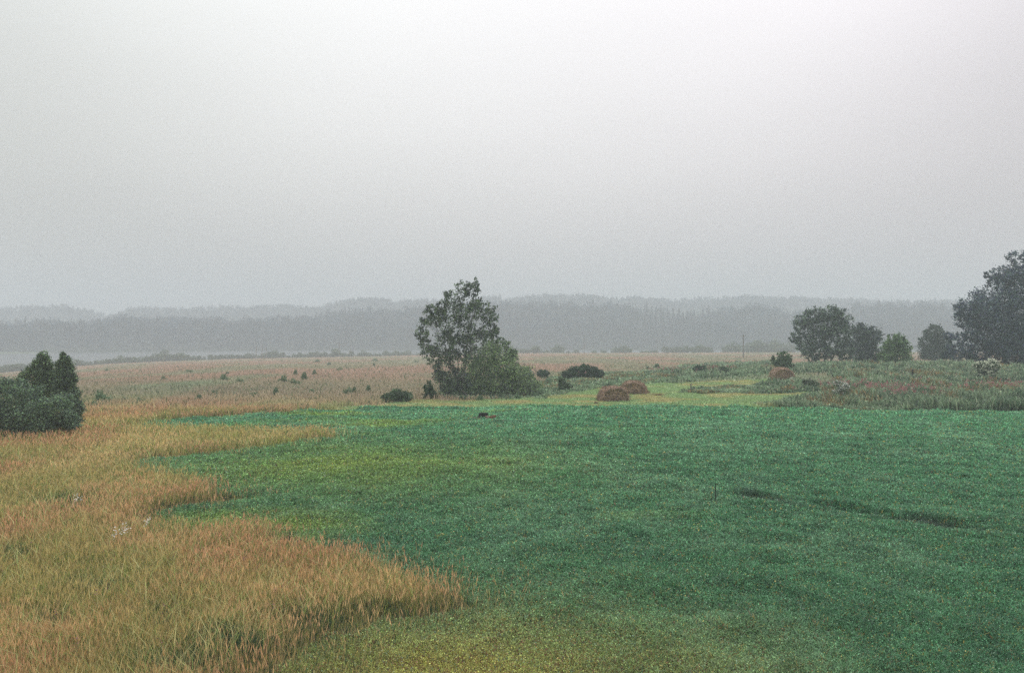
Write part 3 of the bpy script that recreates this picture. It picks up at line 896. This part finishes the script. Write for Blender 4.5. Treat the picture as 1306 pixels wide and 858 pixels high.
hero('silvery_bush', 'bushy shrub with silvery white leaf tips in front of the great tree', 'bush', 1259, 485,
     [(1252, 468, 9, 7), (1264, 466, 10, 7), (1258, 476, 11, 7)], base=None, leaves=3600, leaf_size=0.19, dark=(0.035, 0.06, 0.04), light=(0.16, 0.21, 0.12), trunk_r=0.06, stems=3, seed=26, sub_n=14,
     pale_top=(0.80, 0.84, 0.66), pale_frac=0.9)
hero('grey_shrub', 'loose grey green shrub on the weedy bank behind the field, nearest the mown strip', 'bush', 1032, 497,
     [(1030, 489, 7, 6), (1038, 491, 6, 5)], leaves=2000, leaf_size=0.15, dark=(0.07, 0.10, 0.065), light=(0.18, 0.22, 0.14), trunk_r=0.04, stems=3, seed=27, sub_n=10)
hero('white_flowering_plant', 'tall loose plant with white flower clusters on the bank', 'plant', 1074, 505,
     [(1068, 489, 5, 4), (1076, 494, 7, 6), (1072, 500, 9, 4)], leaves=1700, leaf_size=0.13, dark=(0.09, 0.14, 0.09), light=(0.2, 0.26, 0.17), trunk_r=0.03, stems=3, seed=28, sub_n=10,
     pale_top=(0.80, 0.82, 0.76), pale_frac=0.8)

# the dark thicket on the left: three things
g0 = ground_at(60, 546)
hero('alder_tree', 'taller pointed bushy tree standing left of its twin above the dark thicket', 'tree', 60, 546,
     [(56, 453, 4, 6), (60, 460, 6, 7), (50, 463, 7, 6), (64, 469, 7, 8), (43, 472, 9, 7), (57, 476, 12, 10), (33, 480, 9, 7), (68, 482, 9, 9), (55, 484, 13, 11), (28, 489, 9, 7), (66, 495, 13, 12), (58, 498, 14, 12), (45, 505, 18, 14), (55, 525, 18, 14)],
     base=at_depth(58, 52.5), leaves=24000, leaf_size=0.115, dark=(0.034, 0.050, 0.075), light=(0.27, 0.40, 0.17), trunk_r=0.09, stems=2, seed=31, sub_n=13, sub_r=0.38, shell=0.3, depth=0.6)  # bluish shadow tone put into the dark leaf colour
hero('alder_tree', 'narrow pointed bushy tree at the right end of the dark thicket', 'tree', 84, 545,
     [(81, 453, 3.6, 5), (84, 460, 6, 6), (78, 465, 7, 6), (88, 471, 7, 7), (80, 476, 9, 8), (92, 483, 7, 7), (78, 489, 8, 9), (87, 491, 8, 9), (91, 502, 10, 9), (80, 507, 12, 12), (94, 520, 11, 12), (94, 534, 11, 9)],
     base=at_depth(84, 51.5), leaves=24000, leaf_size=0.115, dark=(0.034, 0.046, 0.085), light=(0.25, 0.37, 0.17), trunk_r=0.08, stems=2, seed=32, sub_n=13, sub_r=0.38, shell=0.3, depth=0.6)  # dark leaf colour holds a painted bluish shadow tint
hero('willow_thicket', 'broad low dark willow thicket cut off by the left edge of the view', 'bush', 10, 552,
     [(-30, 500, 22, 18), (-5, 494, 14, 12), (15, 494, 13, 12), (34, 503, 14, 12), (-20, 525, 26, 18), (8, 525, 22, 20), (34, 530, 20, 16), (60, 526, 18, 18), (55, 540, 20, 8), (84, 534, 14, 10), (20, 547, 26, 8), (-20, 551, 26, 8), (60, 545, 20, 7), (90, 542, 12, 6), (75, 512, 14, 10)],
     base=at_depth(10, 47.3), leaves=42000, leaf_size=0.115, dark=(0.034, 0.045, 0.080), light=(0.27, 0.43, 0.21), trunk_r=0.1, stems=6, seed=33, sub_n=20, sub_r=0.32,  # blue of the thicket's shadows painted into its dark leaves
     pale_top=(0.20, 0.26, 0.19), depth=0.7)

# ------------------------------------------------------------------ small shrubs, shore bushes: variants copied
def small_mesh(seed, blobs, leaves, size, dark, light):
    r = np.random.default_rng(seed)
    pts, cols = [], []
    tot = sum(b[2] * b[3] for b in blobs)
    for bx, bz, rx, rz in blobs:
        n = int(leaves * rx * rz / tot)
        u = r.normal(size=(n, 3)); u /= np.linalg.norm(u, axis=1)[:, None]
        rad = r.uniform(0.2, 1, n) ** (1 / 2.2)
        cl = r.normal(0, 0.12, (n, 3)) * rx
        p = np.stack([bx + u[:, 0] * rad * rx, r.uniform(-0.3, 0.3) * rx + u[:, 1] * rad * rx, bz + u[:, 2] * rad * rz], 1) + cl
        t = r.random(n)[:, None]
        pts.append(p); cols.append(np.asarray(dark) * (1 - t) + np.asarray(light) * t)
    p = np.concatenate(pts); c = np.concatenate(cols)
    k = p[:, 2] > 0
    v, f, c = leaf_quads(p[k], np.full(k.sum(), size), c[k], 0, r)
    crown = mesh_np('crown', v, f, 4, c)
    crown.materials.append(M_LEAF)
    paths = []
    for bx, bz, rx, rz in blobs:
        paths.append((bend((r.normal(0, .03), r.normal(0, .03), -0.1), (bx, 0, bz), 5, 0.04, r), np.linspace(0.035, 0.01, 5)))
    tv, tf = tubes(paths, 5)
    st = mesh_np('stem', tv, tf, 4, smooth=True)
    st.materials.append(M_BARK)
    return crown, st

def copy_tree(o):
    c = o.copy(); C.objects.link(c)
    for ch in o.children:
        d = ch.copy(); C.objects.link(d); d.parent = c
    return c

def proto(name, seed, blobs, leaves, size, dark, light):
    root = empty(name, (0, 0, 0))
    cm, sm = small_mesh(seed, blobs, leaves, size, dark, light)
    link('crown', cm, None, root); link('stem', sm, None, root)
    return root

# unit bushes about 1 m tall
SH_D, SH_L = (0.09, 0.15, 0.085), (0.22, 0.34, 0.18)
prot = [proto('meadow_shrub', 201, [(0, .55, .30, .36), (.34, .35, .3, .26), (-.3, .25, .28, .2)], 620, 0.13, SH_D, SH_L),
        proto('meadow_shrub', 202, [(-.3, .35, .28, .3), (.22, .55, .22, .36), (0, .25, .55, .2), (-.05, .45, .18, .3)], 650, 0.13, SH_D, SH_L),
        proto('meadow_shrub', 203, [(0, .7, .2, .3), (0, .4, .32, .38)], 600, 0.12, SH_D, SH_L)]
used = [False] * 3
def put(px, py, h_px, var, label, group=None, wide=1.0, cat='shrub'):
    X, Y, Z = ground_at(px, py)
    o = prot[var]
    if used[var]:
        o = copy_tree(prot[var])
    used[var] = True
    s = 1.35 * h_px * Y / F
    o.location = (X, Y, Z - 0.03)
    o.scale = (s * wide, s * wide, s)
    o.rotation_euler = (0, 0, random.uniform(0, 6.28))
    tag(o, label, cat, group)
    return o
put(128, 513, 13, 1, 'feathery green shrub in the meadow just right of the dark thicket', wide=1.3)
put(285, 487, 9, 0, 'low green shrub at the left of the two shrub groups in the pink meadow')
put(306, 490, 7, 1, 'small spreading shrub at the right end of the left shrub group', wide=1.5)
put(388, 487, 10, 2, 'pointed dark shrub at the right of the meadow shrub group')
put(362, 489, 9, 0, 'rounded shrub at the left of the meadow shrub group')
put(376, 492, 8, 1, 'low spreading shrub in front of the meadow shrub group', wide=1.5)
put(377, 480, 7, 2, 'faint shrub at the back of the meadow shrub group')
put(401, 480, 7, 2, 'tiny dark shrub standing apart right of the meadow shrub group')
put(208, 486, 6, 0, 'tiny dark shrub alone in the left part of the pink meadow')
put(352, 505, 9, 2, 'small green shrub just above the tip of the green field')
put(443, 504, 9, 1, 'pale green leafy shrub in the meadow left of the round shrub')
put(452, 503, 8, 2, 'slim pale shrub beside the pale leafy one')
put(470, 501, 8, 2, 'loose pale shrub between pale shrubs and the round shrub')
G = 'low shrubs dotted over the meadow'
L = 'low green shrub dotted over the pinkish meadow beyond the field'
for (px, py, hp, v) in [(136, 475, 5, 1), (242, 476, 5, 1), (290, 479, 5, 2), (345, 494, 5, 2), (320, 507, 8, 1),
                        (326, 506, 7, 0), (254, 512, 9, 2), (235, 516, 8, 1), (180, 515, 9, 1), (120, 520, 9, 0), (160, 512, 6, 1), (405, 463, 5, 1), (420, 467, 5, 2), (433, 473, 5, 1), 
                        (477, 468, 5, 2), (478, 461, 4, 0), (531, 463, 4, 1), (398, 503, 7, 0), (273, 505, 6, 2), 
                        (826, 472, 6, 2), (838, 471, 6, 2), (776, 494, 8, 1), (800, 484, 6, 0), (826, 482, 8, 0), (787, 484, 6, 1), (957, 471, 9, 2), (976, 470, 9, 0), (940, 470, 8, 1), (700, 489, 7, 1), (866, 470, 5, 2),
                        (660, 508, 7, 1), (590, 509, 7, 1), (612, 510, 6, 0), (690, 505, 9, 1)]:
    put(px, py, hp * random.uniform(0.7, 1.0), v, L, G, random.uniform(1.0, 1.9))

# shore bushes between meadow and lake
SB_D, SB_L = (0.07, 0.11, 0.06), (0.15, 0.20, 0.11)
sb = [proto('shore_bush', 301, [(0, .55, .5, .45), (.45, .4, .4, .4), (-.5, .35, .4, .36)], 420, 0.22, SB_D, SB_L),
      proto('shore_bush', 302, [(-.2, .5, .5, .45), (.4, .45, .45, .42)], 420, 0.22, SB_D, SB_L),
      proto('shore_bush', 303, [(0, .6, .42, .42), (.1, .35, .6, .36)], 420, 0.22, SB_D, SB_L)]
sbu = [False] * 3
GS = 'bushes along the lake shore'
def shore(px, hgt, lab, grp, back=3.0, wide=1.0):
    k = random.randrange(3)
    o = sb[k] if not sbu[k] else copy_tree(sb[k])
    sbu[k] = True
    ye = float(np.interp(px, PX_EDGE, Y_EDGE)) + back
    x, y, z = at_depth(px, ye)
    o.location = (x, y, z - 0.1)
    o.scale = (hgt * wide, hgt * wide, hgt)
    o.rotation_euler = (0, 0, random.uniform(0, 6.28))
    tag(o, lab, 'bush', grp)
px = -60
while px < 700:
    hp = (2.5 if px < 250 else 2.0) + 1.4 * float(vnoise(px / 23.0, 0.5, 9)) + random.uniform(-0.6, 0.7)
    shore(px, hp, 'hazy grey green bush in the long row along the near lake shore', GS, random.uniform(-2, 6), random.uniform(0.9, 1.3))
    px += random.uniform(5.5, 8.5)
for px_, hh in ((212, 5.5), (232, 4.4), (348, 4.4), (428, 4.6)):
    shore(px_, hh, 'hazy grey green bush in the long row along the near lake shore', GS, 2)
shore(683, 4.2, 'round hazy bush right of the willow, left of a pair on the shore', None, 0, 1.1)
shore(711, 4.6, 'round hazy bush on the shore just left of the tall pole', None, 0, 1.0)
ORD = ['leftmost', 'second from left', 'third from left', 'fourth from left', 'fifth from left', 'sixth from left', 'seventh from left', 'eighth from left', 'ninth from left', 'tenth from left', 'rightmost']
LOWB = [697, 725, 735, 758, 770, 820, 826, 835, 905]
for px_, hh in ((697, 1.8), (725, 1.6), (735, 2.2), (758, 1.8), (770, 1.8), (835, 1.8), (826, 1.5), (905, 2.0), (820, 1.6)):
    shore(px_, hh, 'very low hazy bush along far meadow edge, ' + (ORD[LOWB.index(px_)] if px_ != 905 else 'rightmost') + ' of nine', 'low bushes on the far meadow edge', 1, 1.5)
for px_, hh in ((786, 3.4), (797, 4.0), (801, 3.2)):
    shore(px_, hh, {786: 'leftmost', 797: 'middle', 801: 'rightmost'}[px_] + ' hazy bush of the small clump right of the tall pole', 'bush clump right of the pole', 1, 1.1)
for px_, hh in ((850, 3.8), (862, 3.4), (873, 4.2), (884, 3.6), (893, 4.8), (899, 4.0)):
    shore(px_, hh, 'hazy bush in the wider clump midway to the right hand trees, ' + (ORD[[850, 862, 873, 884, 893, 899].index(px_)] if px_ != 899 else 'rightmost'), 'bush clump midway along the shore', 1, 1.15)
for px_, hh in ((925, 4.5), (935, 5.5), (944, 6.0), (956, 7.0), (966, 7.5), (976, 7.0), (986, 7.5), (996, 6.5), (1008, 5.5)):
    shore(px_, hh, 'tall hazy bush behind the right hand pole, ' + (ORD[[925, 935, 944, 956, 966, 976, 986, 996, 1008].index(px_)] if px_ != 1008 else 'rightmost'), 'thicket behind the right hand pole', random.uniform(0, 12), 0.95)

# ------------------------------------------------------------------ far forest: one continuous wood
def build_forest():
    r = np.random.default_rng(77)
    def stand(n_rows, y_of, spacing, curve_px, curve_py, yref, tall, conif, name, label, per, lsize, xlim):
        P, Cc = [], []
        for row in range(n_rows):
            xs = np.arange(-xlim, xlim, spacing) + r.uniform(-spacing * .4, spacing * .4, int(math.ceil(2 * xlim / spacing)))
            for x in xs:
                px = CX + F * x / yref
                y = y_of(px, row) + r.uniform(-6, 6)
                px = CX + F * x / y
                z = float(H(x, y))
                top = CAM_Z + (HY - np.interp(px, curve_px, curve_py)) / F * y + 5.0 * (float(vnoise(x / 27.0, yref / 100.0, 400)) - 0.62) + 5.0 * (float(vnoise(x / 11.0, row * 3.3, 401)) - 0.5)
                hgt = tall * r.uniform(0.60, 1.05)
                if z + hgt > top + 2.0:
                    hgt = max(7, top - z + r.uniform(-5, 1.5))
                co = r.random() < conif(px)
                n = per
                if co:
                    t = r.random(n) ** 0.75
                    hz = hgt * (1.08 - 1.0 * t)
                    rad = (0.3 + 2.9 * t * (0.6 + 0.4 * ((t * 9) % 1))) * (0.8 + .2 * r.random())
                    th = r.uniform(0, 6.28, n)
                    p = np.stack([x + np.cos(th) * rad, y + np.sin(th) * rad, z + hz], 1)
                    c = np.tile((0.004, 0.026, 0.050), (n, 1))
                else:
                    nb = 9
                    bc = np.stack([x + r.normal(0, 2.4, nb), y + r.normal(0, 1.9, nb), z + hgt * r.uniform(0.12, 0.86, nb)], 1)
                    bc[0] = (x, y, z + hgt * 0.84); bc[1] = (x + r.uniform(-2, 2), y, z + hgt * 0.78); bc[2] = (x + r.uniform(-3, 3), y, z + hgt * 0.7)
                    u = r.normal(size=(n, 3)); u /= np.linalg.norm(u, axis=1)[:, None]
                    p = bc[r.integers(0, nb, n)] + u * r.uniform(1.2, 3.6, (n, 1)) * np.array([1, 1, 1.15])
                    c = np.tile((0.008, 0.040, 0.070), (n, 1))
                P.append(p); Cc.append(c * r.uniform(0.35, 1.9) * r.uniform(0.8, 1.2, (n, 1)))
        P = np.concatenate(P); Cc = np.concatenate(Cc)
        v, f, c = leaf_quads(P, np.full(len(P), lsize), Cc, 0, r, 0.7)
        tag(link(name, mesh_np(name, v, f, 4, c), M_LEAF), label, 'forest', kind='stuff')
    def con1(px):
        return 0.75 if 820 < px < 905 else (0.10 if px < 500 else 0.06)
    stand(7, lambda px, row: float(np.interp(px, Y_FAR_PX, Y_FAR)) + 8 + row * 0.16 * (R1_Y + 20 - float(np.interp(px, Y_FAR_PX, Y_FAR))), 5.2, R1_PX, R1_PY, 760, 27, con1,
          'lakeside_forest', 'misty grey forest standing along the far shore of the lake', 230, 1.5, 640)
    stand(5, lambda px, row: 1190 + row * 30, 6.5, R2_PX, R2_PY, 1280, 24, lambda px: 0.2,
          'ridge_forest', 'faint forest on the ridge behind, almost lost in the mist', 130, 2.2, 1050)
build_forest()

# ------------------------------------------------------------------ hay bales
M_HAY = rough_mat('old_hay', (0.12, 0.075, 0.058), (0.48, 0.34, 0.25), 7.0, 1.0, 1.0)
M_STRAW = leaf_mat('loose_straw', 0.2, 0.0)
def hay_bale(label, px, py, w, h, depth, rz, seed, lean=0.0):
    r = np.random.default_rng(seed)
    g = ground_at(px, py)
    root = empty('hay_bale', g, rz)
    tag(root, label, 'hay bale', 'old sagging hay bales on the mown strip')
    # sagged round bale lying on its side: arched section swept along its depth
    na, nd = 40, 14
    verts, faces = [], []
    def arch(a, k):
        # a from 0..pi, superelliptic, wider at the foot
        cx_ = math.cos(a); sz = math.sin(a)
        ex = 0.78
        x = math.copysign(abs(cx_) ** ex, cx_) * w * 0.5
        z = abs(sz) ** 0.82 * h
        x += lean * z
        return x * k, z * (0.15 + 0.85 * k)
    for j in range(nd + 1):
        t = j / nd
        e = 1 - 0.10 * (2 * t - 1) ** 8
        for i in range(na + 1):
            a = math.pi * i / na
            x, z = arch(a, e)
            n = float(fbm(np.array([x * 1.7 + seed]), np.array([z * 1.7 + t * 5]), seed, 3)[0]) - 0.5
            verts.append((x * (1 + 0.22 * n), (t - 0.5) * depth + 0.15 * n, z * (1 + 0.24 * n) - 0.04))
    W_ = na + 1
    for j in range(nd):
        for i in range(na):
            q = j * W_ + i
            faces.append((q, q + W_, q + W_ + 1, q + 1))
    # ends: rings running inwards, slightly dished
    for end, y in ((0, -0.5), (1, 0.5)):
        prev = [end * nd * W_ + i for i in range(na + 1)]
        for m, k in enumerate((0.86, 0.80, 0.6, 0.4, 0.2, 0.02)):
            cur = []
            for i in range(na + 1):
                a = math.pi * i / na
                x, z = arch(a, k)
                z = z * 1.0 * (k + 0.02) / (0.15 + 0.85 * k + 1e-6) if k < 0.9 else z
                n = float(fbm(np.array([x * 3 + seed]), np.array([z * 3]), seed + 5, 3)[0]) - 0.5
                dish = 0.0 if m == 0 else 0.10
                cur.append(len(verts))
                verts.append((x, y * depth + (-1 if end else 1) * (dish + 0.09 * n), z - 0.03))
            for i in range(na):
                f = (prev[i], prev[i + 1], cur[i + 1], cur[i])
                faces.append(f if end == 0 else f[::-1])
            prev = cur
    me = bpy.data.meshes.new('bale_body')
    me.from_pydata(verts, [], faces)
    for p in me.polygons: p.use_smooth = True
    body = link('bale_body', me, M_HAY, root)
    # loose straw standing out of it
    n = 3200
    V = np.array(verts)
    vi = r.integers(0, len(V), n)
    P = V[vi] + r.normal(0, 0.05, (n, 3))
    P[:, 2] = np.abs(P[:, 2])
    t = r.random(n)[:, None]
    c = np.array([0.10, 0.06, 0.05]) * (1 - t) + np.array([0.60, 0.44, 0.32]) * t
    v, f, c = leaf_quads(P, np.full(n, 0.20), c, 0.2, r, 0.18)
    link('loose_straw', mesh_np('loose_straw', v, f, 4, c), M_STRAW, root)
    # loose hay around the foot
    return root
hay_bale('nearest dark brown sagging hay bale with a shadowed rim, in front of its neighbour', 781.5, 511, 2.4, 1.18, 1.3, 0.22, 41, 0.05)
hay_bale('dome shaped brown hay bale just behind and right of the nearest one', 808, 502, 2.3, 1.14, 1.4, -0.15, 42)
hay_bale('farthest hay bale, alone in front of the young green tree', 997, 485, 2.4, 1.3, 1.3, 0.1, 43, -0.02)

def hay_wisp(label, px, py, w, h, seed):
    g = ground_at(px, py); r = np.random.default_rng(seed); n = 500
    P = np.stack([r.normal(0, w * .3, n), r.normal(0, w * .25, n), np.abs(r.normal(0, h * .5, n))], 1)
    t = r.random(n)[:, None]
    c = np.array([0.10, 0.06, 0.05]) * (1 - t) + np.array([0.32, 0.20, 0.12]) * t
    v, f, c = leaf_quads(P, np.full(n, 0.16), c, 0, r, 0.2)
    o = link('hay_scrap', mesh_np('hay_scrap', v, f, 4, c), M_STRAW)
    o.location = g
    tag(o, label, 'hay')
hay_wisp('small dark scrap of hay at the right foot of the rear hay bale', 825, 501, 0.55, 0.16, 51)
hay_wisp('flat reddish scrap of hay on the stubble right of the bales', 840, 504, 0.9, 0.08, 52)
hay_wisp('tiny dark scrap of hay left of the nearest bale', 760, 515, 0.22, 0.1, 53)

# ------------------------------------------------------------------ charred stump, log, stones, mole hills
def lump(name, label, cat, px, py, sx, sy, sz, mat, seed, rz=0.0, square=0.0, sink=0.03):
    import bmesh
    bm = bmesh.new()
    bmesh.ops.create_icosphere(bm, subdivisions=4, radius=1.0)
    for v in bm.verts:
        p = v.co.copy()
        if square:
            m = max(abs(p.x), abs(p.y), abs(p.z))
            p = p.lerp(p / m, square)
        n = float(fbm(np.array([p.x * 1.6 + seed + p.z]), np.array([p.y * 1.6 + p.z * 1.3]), seed, 3)[0]) - 0.5
        p *= 1 + 0.35 * n
        v.co = (p.x * sx / 2, p.y * sy / 2, (p.z * 0.5 + 0.5) * sz)
    me = bpy.data.meshes.new(name); bm.to_mesh(me); bm.free()
    for p in me.polygons: p.use_smooth = True
    o = link(name, me, mat)
    g = ground_at(px, py)
    o.location = (g[0], g[1], g[2] - sink); o.rotation_euler = (0, 0, rz)
    tag(o, label, cat)
    return o
M_CHAR = rough_mat('charred_wood', (0.008, 0.007, 0.008), (0.035, 0.03, 0.032), 9.0, 0.85, 0.8)
M_LOG = rough_mat('split_log', (0.09, 0.035, 0.025), (0.42, 0.22, 0.14), 7.0, 0.8, 0.6, stretch=(0.6, 4, 4))
M_SOIL = rough_mat('bare_soil', (0.05, 0.032, 0.028), (0.15, 0.10, 0.08), 10.0, 1.0, 1.0)
M_STONE = rough_mat('dark_stone', (0.03, 0.03, 0.035), (0.10, 0.095, 0.09), 8.0, 0.9, 0.5)
def block(name, label, cat, px, py, prof, depth, mat, rz, seed, hcut=0.0):
    """chunk of wood from an outline in x-z, with depth, roughened"""
    import bmesh
    bm = bmesh.new()
    k = len(prof)
    fr = [bm.verts.new((x, -depth / 2, z)) for x, z in prof]
    bk = [bm.verts.new((x * 0.92, depth / 2, z * 0.94)) for x, z in prof]
    bm.faces.new(fr); bm.faces.new(bk[::-1])
    for i in range(k):
        bm.faces.new((fr[i], bk[i], bk[(i + 1) % k], fr[(i + 1) % k]))
    bmesh.ops.recalc_face_normals(bm, faces=bm.faces)
    bmesh.ops.bevel(bm, geom=bm.edges[:], offset=0.018, segments=2, affect='EDGES')
    bmesh.ops.triangulate(bm, faces=bm.faces[:])
    bmesh.ops.subdivide_edges(bm, edges=bm.edges[:], cuts=2, use_grid_fill=True)
    r = random.Random(seed)
    for v in bm.verts:
        v.co.x += r.uniform(-1, 1) * 0.008; v.co.y += r.uniform(-1, 1) * 0.008; v.co.z += r.uniform(-1, 1) * 0.008
    me = bpy.data.meshes.new(name); bm.to_mesh(me); bm.free()
    g = ground_at(px, py)
    o = link(name, me, mat)
    o.location = (g[0], g[1], g[2] + 0.05); o.rotation_euler = (0, 0, rz)
    tag(o, label, cat)
    return o
block('charred_stump', 'blackened square topped tree stump standing in the green field', 'stump', 615.5, 533,
      [(-0.26, -0.12), (-0.10, -0.12), (0.30, -0.12), (0.27, 0.14), (0.36, 0.22), (0.34, 0.30), (0.02, 0.31), (-0.20, 0.30), (-0.27, 0.20)], 0.42, M_CHAR, 0.15, 61)
block('fallen_log', 'reddish brown split log lying against the right of the black stump', 'log', 624.5, 534,
      [(-0.30, 0.14), (-0.22, -0.04), (-0.05, -0.12), (0.28, -0.02), (0.44, 0.10), (0.42, 0.19), (0.30, 0.21), (0.12, 0.15), (-0.06, 0.12)], 0.28, M_LOG, -0.1, 62)
lump('dark_stone', 'small dark stone right of the reddish log, nearer to it', 'stone', 634.5, 531.5, 0.22, 0.2, 0.13, M_STONE, 3)
lump('dark_stone', 'small dark stone right of the reddish log, farther out of two', 'stone', 639.5, 531, 0.26, 0.2, 0.15, M_CHAR, 5)
lump('soil_patch', 'low patch of bare brown soil left of the black stump', 'soil', 604, 534, 1.2, 0.8, 0.13, M_SOIL, 7, 0.2, 0, 0.04)
lump('molehill', 'tiny dark brown molehill in the left part of the green field', 'molehill', 352, 596, 0.26, 0.22, 0.17, M_SOIL, 9)
lump('molehill', 'small dark clod of earth at the border of the tall grass', 'molehill', 437, 686, 0.28, 0.2, 0.15, M_SOIL, 11)

# thin stake in the field
def thin_post(name, label, cat, px, py, h, rad, mat, tilt=0.0, cap=True, base=None):
    g = base or ground_at(px, py)
    root = empty(name, g)
    tag(root, label, cat)
    tv, tf = tubes([(np.array([(0, 0, -0.2), (0, 0, 0.0), (tilt * h * .5, 0, h * .5), (tilt * h, 0, h)]), np.array([rad, rad, rad * 0.95, rad * 0.9]))], 8)
    link('shaft', mesh_np('shaft', tv, tf, 4, smooth=True), mat, root)
    if cap:
        tv, tf = tubes([(np.array([(tilt * h, 0, h - .03), (tilt * h, 0, h - 0.0), (tilt * h, 0, h + .02), (tilt * h, 0, h + .022)]), np.array([rad * 1.35, rad * 1.35, rad * 1.2, 0.0005]))], 8)
        link('tip', mesh_np('tip', tv, tf, 4), mat, root)
    return root
M_IRON = rough_mat('rusty_iron', (0.012, 0.010, 0.010), (0.035, 0.025, 0.022), 12.0, 0.7, 0.3)
thin_post('marker_stake', 'thin dark upright stake alone in the green field', 'stake', 912.5, 640, 0.62, 0.015, M_IRON)
thin_post('fence_stub', 'short dark pointed stake at the left end of the dark weed strip', 'stake', 881, 501, 0.75, 0.06, M_WOOD, 0.03, base=ground_at(881, 500))
thin_post('bank_post', 'short dark post in the weeds on the right bank, left of two', 'post', 1120, 478, 0.85, 0.10, M_IRON, base=at_depth(1120, 92))
thin_post('bank_post', 'short dark post in the weeds below the bright cone shaped tree', 'post', 1165, 477, 0.85, 0.10, M_IRON, base=at_depth(1164, 94))

# ------------------------------------------------------------------ utility poles
def pole(label, px, depth, top_py, group=None, arm=True):
    x, y, z = at_depth(px, depth)
    h = CAM_Z + (HY - top_py) / F * y - z
    root = empty('utility_pole', (x, y, z))
    tag(root, label, 'utility pole', group)
    tv, tf = tubes([(np.array([(0, 0, -0.5), (0, 0, h * .5), (0, 0, h)]), np.array([0.17, 0.15, 0.12]))], 8)
    link('pole_shaft', mesh_np('pole_shaft', tv, tf, 4, smooth=True), M_WOOD, root)
    if arm:
        tv, tf = tubes([(np.array([(-0.75, 0.14, h - .5), (0.75, 0.14, h - .5)]), np.array([0.06, 0.06]))], 6)
        a = link('crossarm', mesh_np('crossarm', tv, tf, 4), M_WOOD, root)
        for sx in (-0.65, 0, 0.65):
            tv, tf = tubes([(np.array([(sx, 0.14, h - .45), (sx, 0.14, h - .25), (sx, .14, h - .2)]), np.array([0.05, 0.055, 0.02]))], 6)
            link('insulator', mesh_np('insulator', tv, tf, 4), M_STONE, a)
pole('tall thin pole in the far meadow right of the birch, above the dark hedge', 745, 425, 427)
pole('tall thin pole in the far meadow nearest the right hand trees', 948, 262, 426)
pole('faint thin pole standing alone in the shore bushes left of the birch', 432.5, 425, 437)
for px_, t_, d_ in ((327, 440.5, 405), (334.5, 440, 412), (339.5, 441, 418)):
    lab = {327: 'faint pole on the left shore, leftmost of a close group of three', 334.5: 'faint pole on the left shore, middle one of a close group of three',
           339.5: 'faint pole on the left shore, rightmost of a close group of three'}[px_]
    pole(lab, px_, d_, t_, 'three poles close together on the shore', False)

# ------------------------------------------------------------------ small white boat at the far shore
def boat():
    x, y = (40 - CX) / F * 598, 598.0
    root = empty('rowing_boat', (x, y, WATER_Z))
    tag(root, 'tiny white boat at the far lake shore near the left edge', 'boat')
    st = []
    for t in np.linspace(0, 1, 9):
        wd = 0.75 * math.sin(math.pi * min(0.98, 0.12 + 0.8 * t)) + 0.04
        st.append([((t - .5) * 4.6, -wd, 0.55 + 0.25 * t * t), ((t - .5) * 4.4, -wd * .7, 0.0), ((t - .5) * 4.3, 0, -0.12), ((t - .5) * 4.4, wd * .7, 0.0), ((t - .5) * 4.6, wd, 0.55 + 0.25 * t * t)])
    V = np.array(st).reshape(-1, 3); f = []
    for i in range(8):
        for j in range(4):
            q = i * 5 + j
            f += [q, q + 1, q + 6, q + 5]
    f += [0, 5, 10, 15] # partial foredeck is added below as its own part
    me = mesh_np('hull', V, np.array(f[:-4]), 4)
    link('hull', me, rough_mat('white_paint', (0.7, 0.7, 0.7), (0.82, 0.82, 0.8), 4, 0.4, 0.05), root)
    d = np.array([st[6][0], st[6][4], st[8][4], st[8][0]], float); d[:, 2] += 0.02
    link('foredeck', mesh_np('foredeck', d, np.array([0, 1, 2, 3]), 4), bpy.data.materials['white_paint'], root)
    for t_ in (2, 4):
        a, b = np.array(st[t_][0]), np.array(st[t_][4])
        s = np.array([a + (-.12, 0, -.12), b + (-.12, 0, -.12), b + (.12, 0, -.12), a + (.12, 0, -.12)])
        link('bench', mesh_np('bench', s, np.array([0, 1, 2, 3]), 4), M_WOOD, root)
boat()

# ------------------------------------------------------------------ mist
def build_haze():
    x0, x1, y0, y1, z0, z1 = -2700, 2700, -2700, 2700, -45, 95
    v = np.array([(x, y, z) for x in (x0, x1) for y in (y0, y1) for z in (z0, z1)], float)
    f = np.array([(0, 1, 3, 2), (4, 6, 7, 5), (0, 4, 5, 1), (2, 3, 7, 6), (0, 2, 6, 4), (1, 5, 7, 3)]).ravel()
    me = mesh_np('haze', v, f, 4)
    m, t = material('haze')
    out = N(t, 'ShaderNodeOutputMaterial')
    p = N(t, 'ShaderNodeVolumePrincipled')
    p.inputs['Color'].default_value = (0.865, 0.945, 0.995, 1)
    p.inputs['Density'].default_value = FOG
    p.inputs['Anisotropy'].default_value = 0.0
    t.links.new(p.outputs[0], out.inputs['Volume'])
    tag(link('haze', me, m), 'pale mist hanging over the fields, lake and forest', 'haze', kind='stuff')
build_haze()
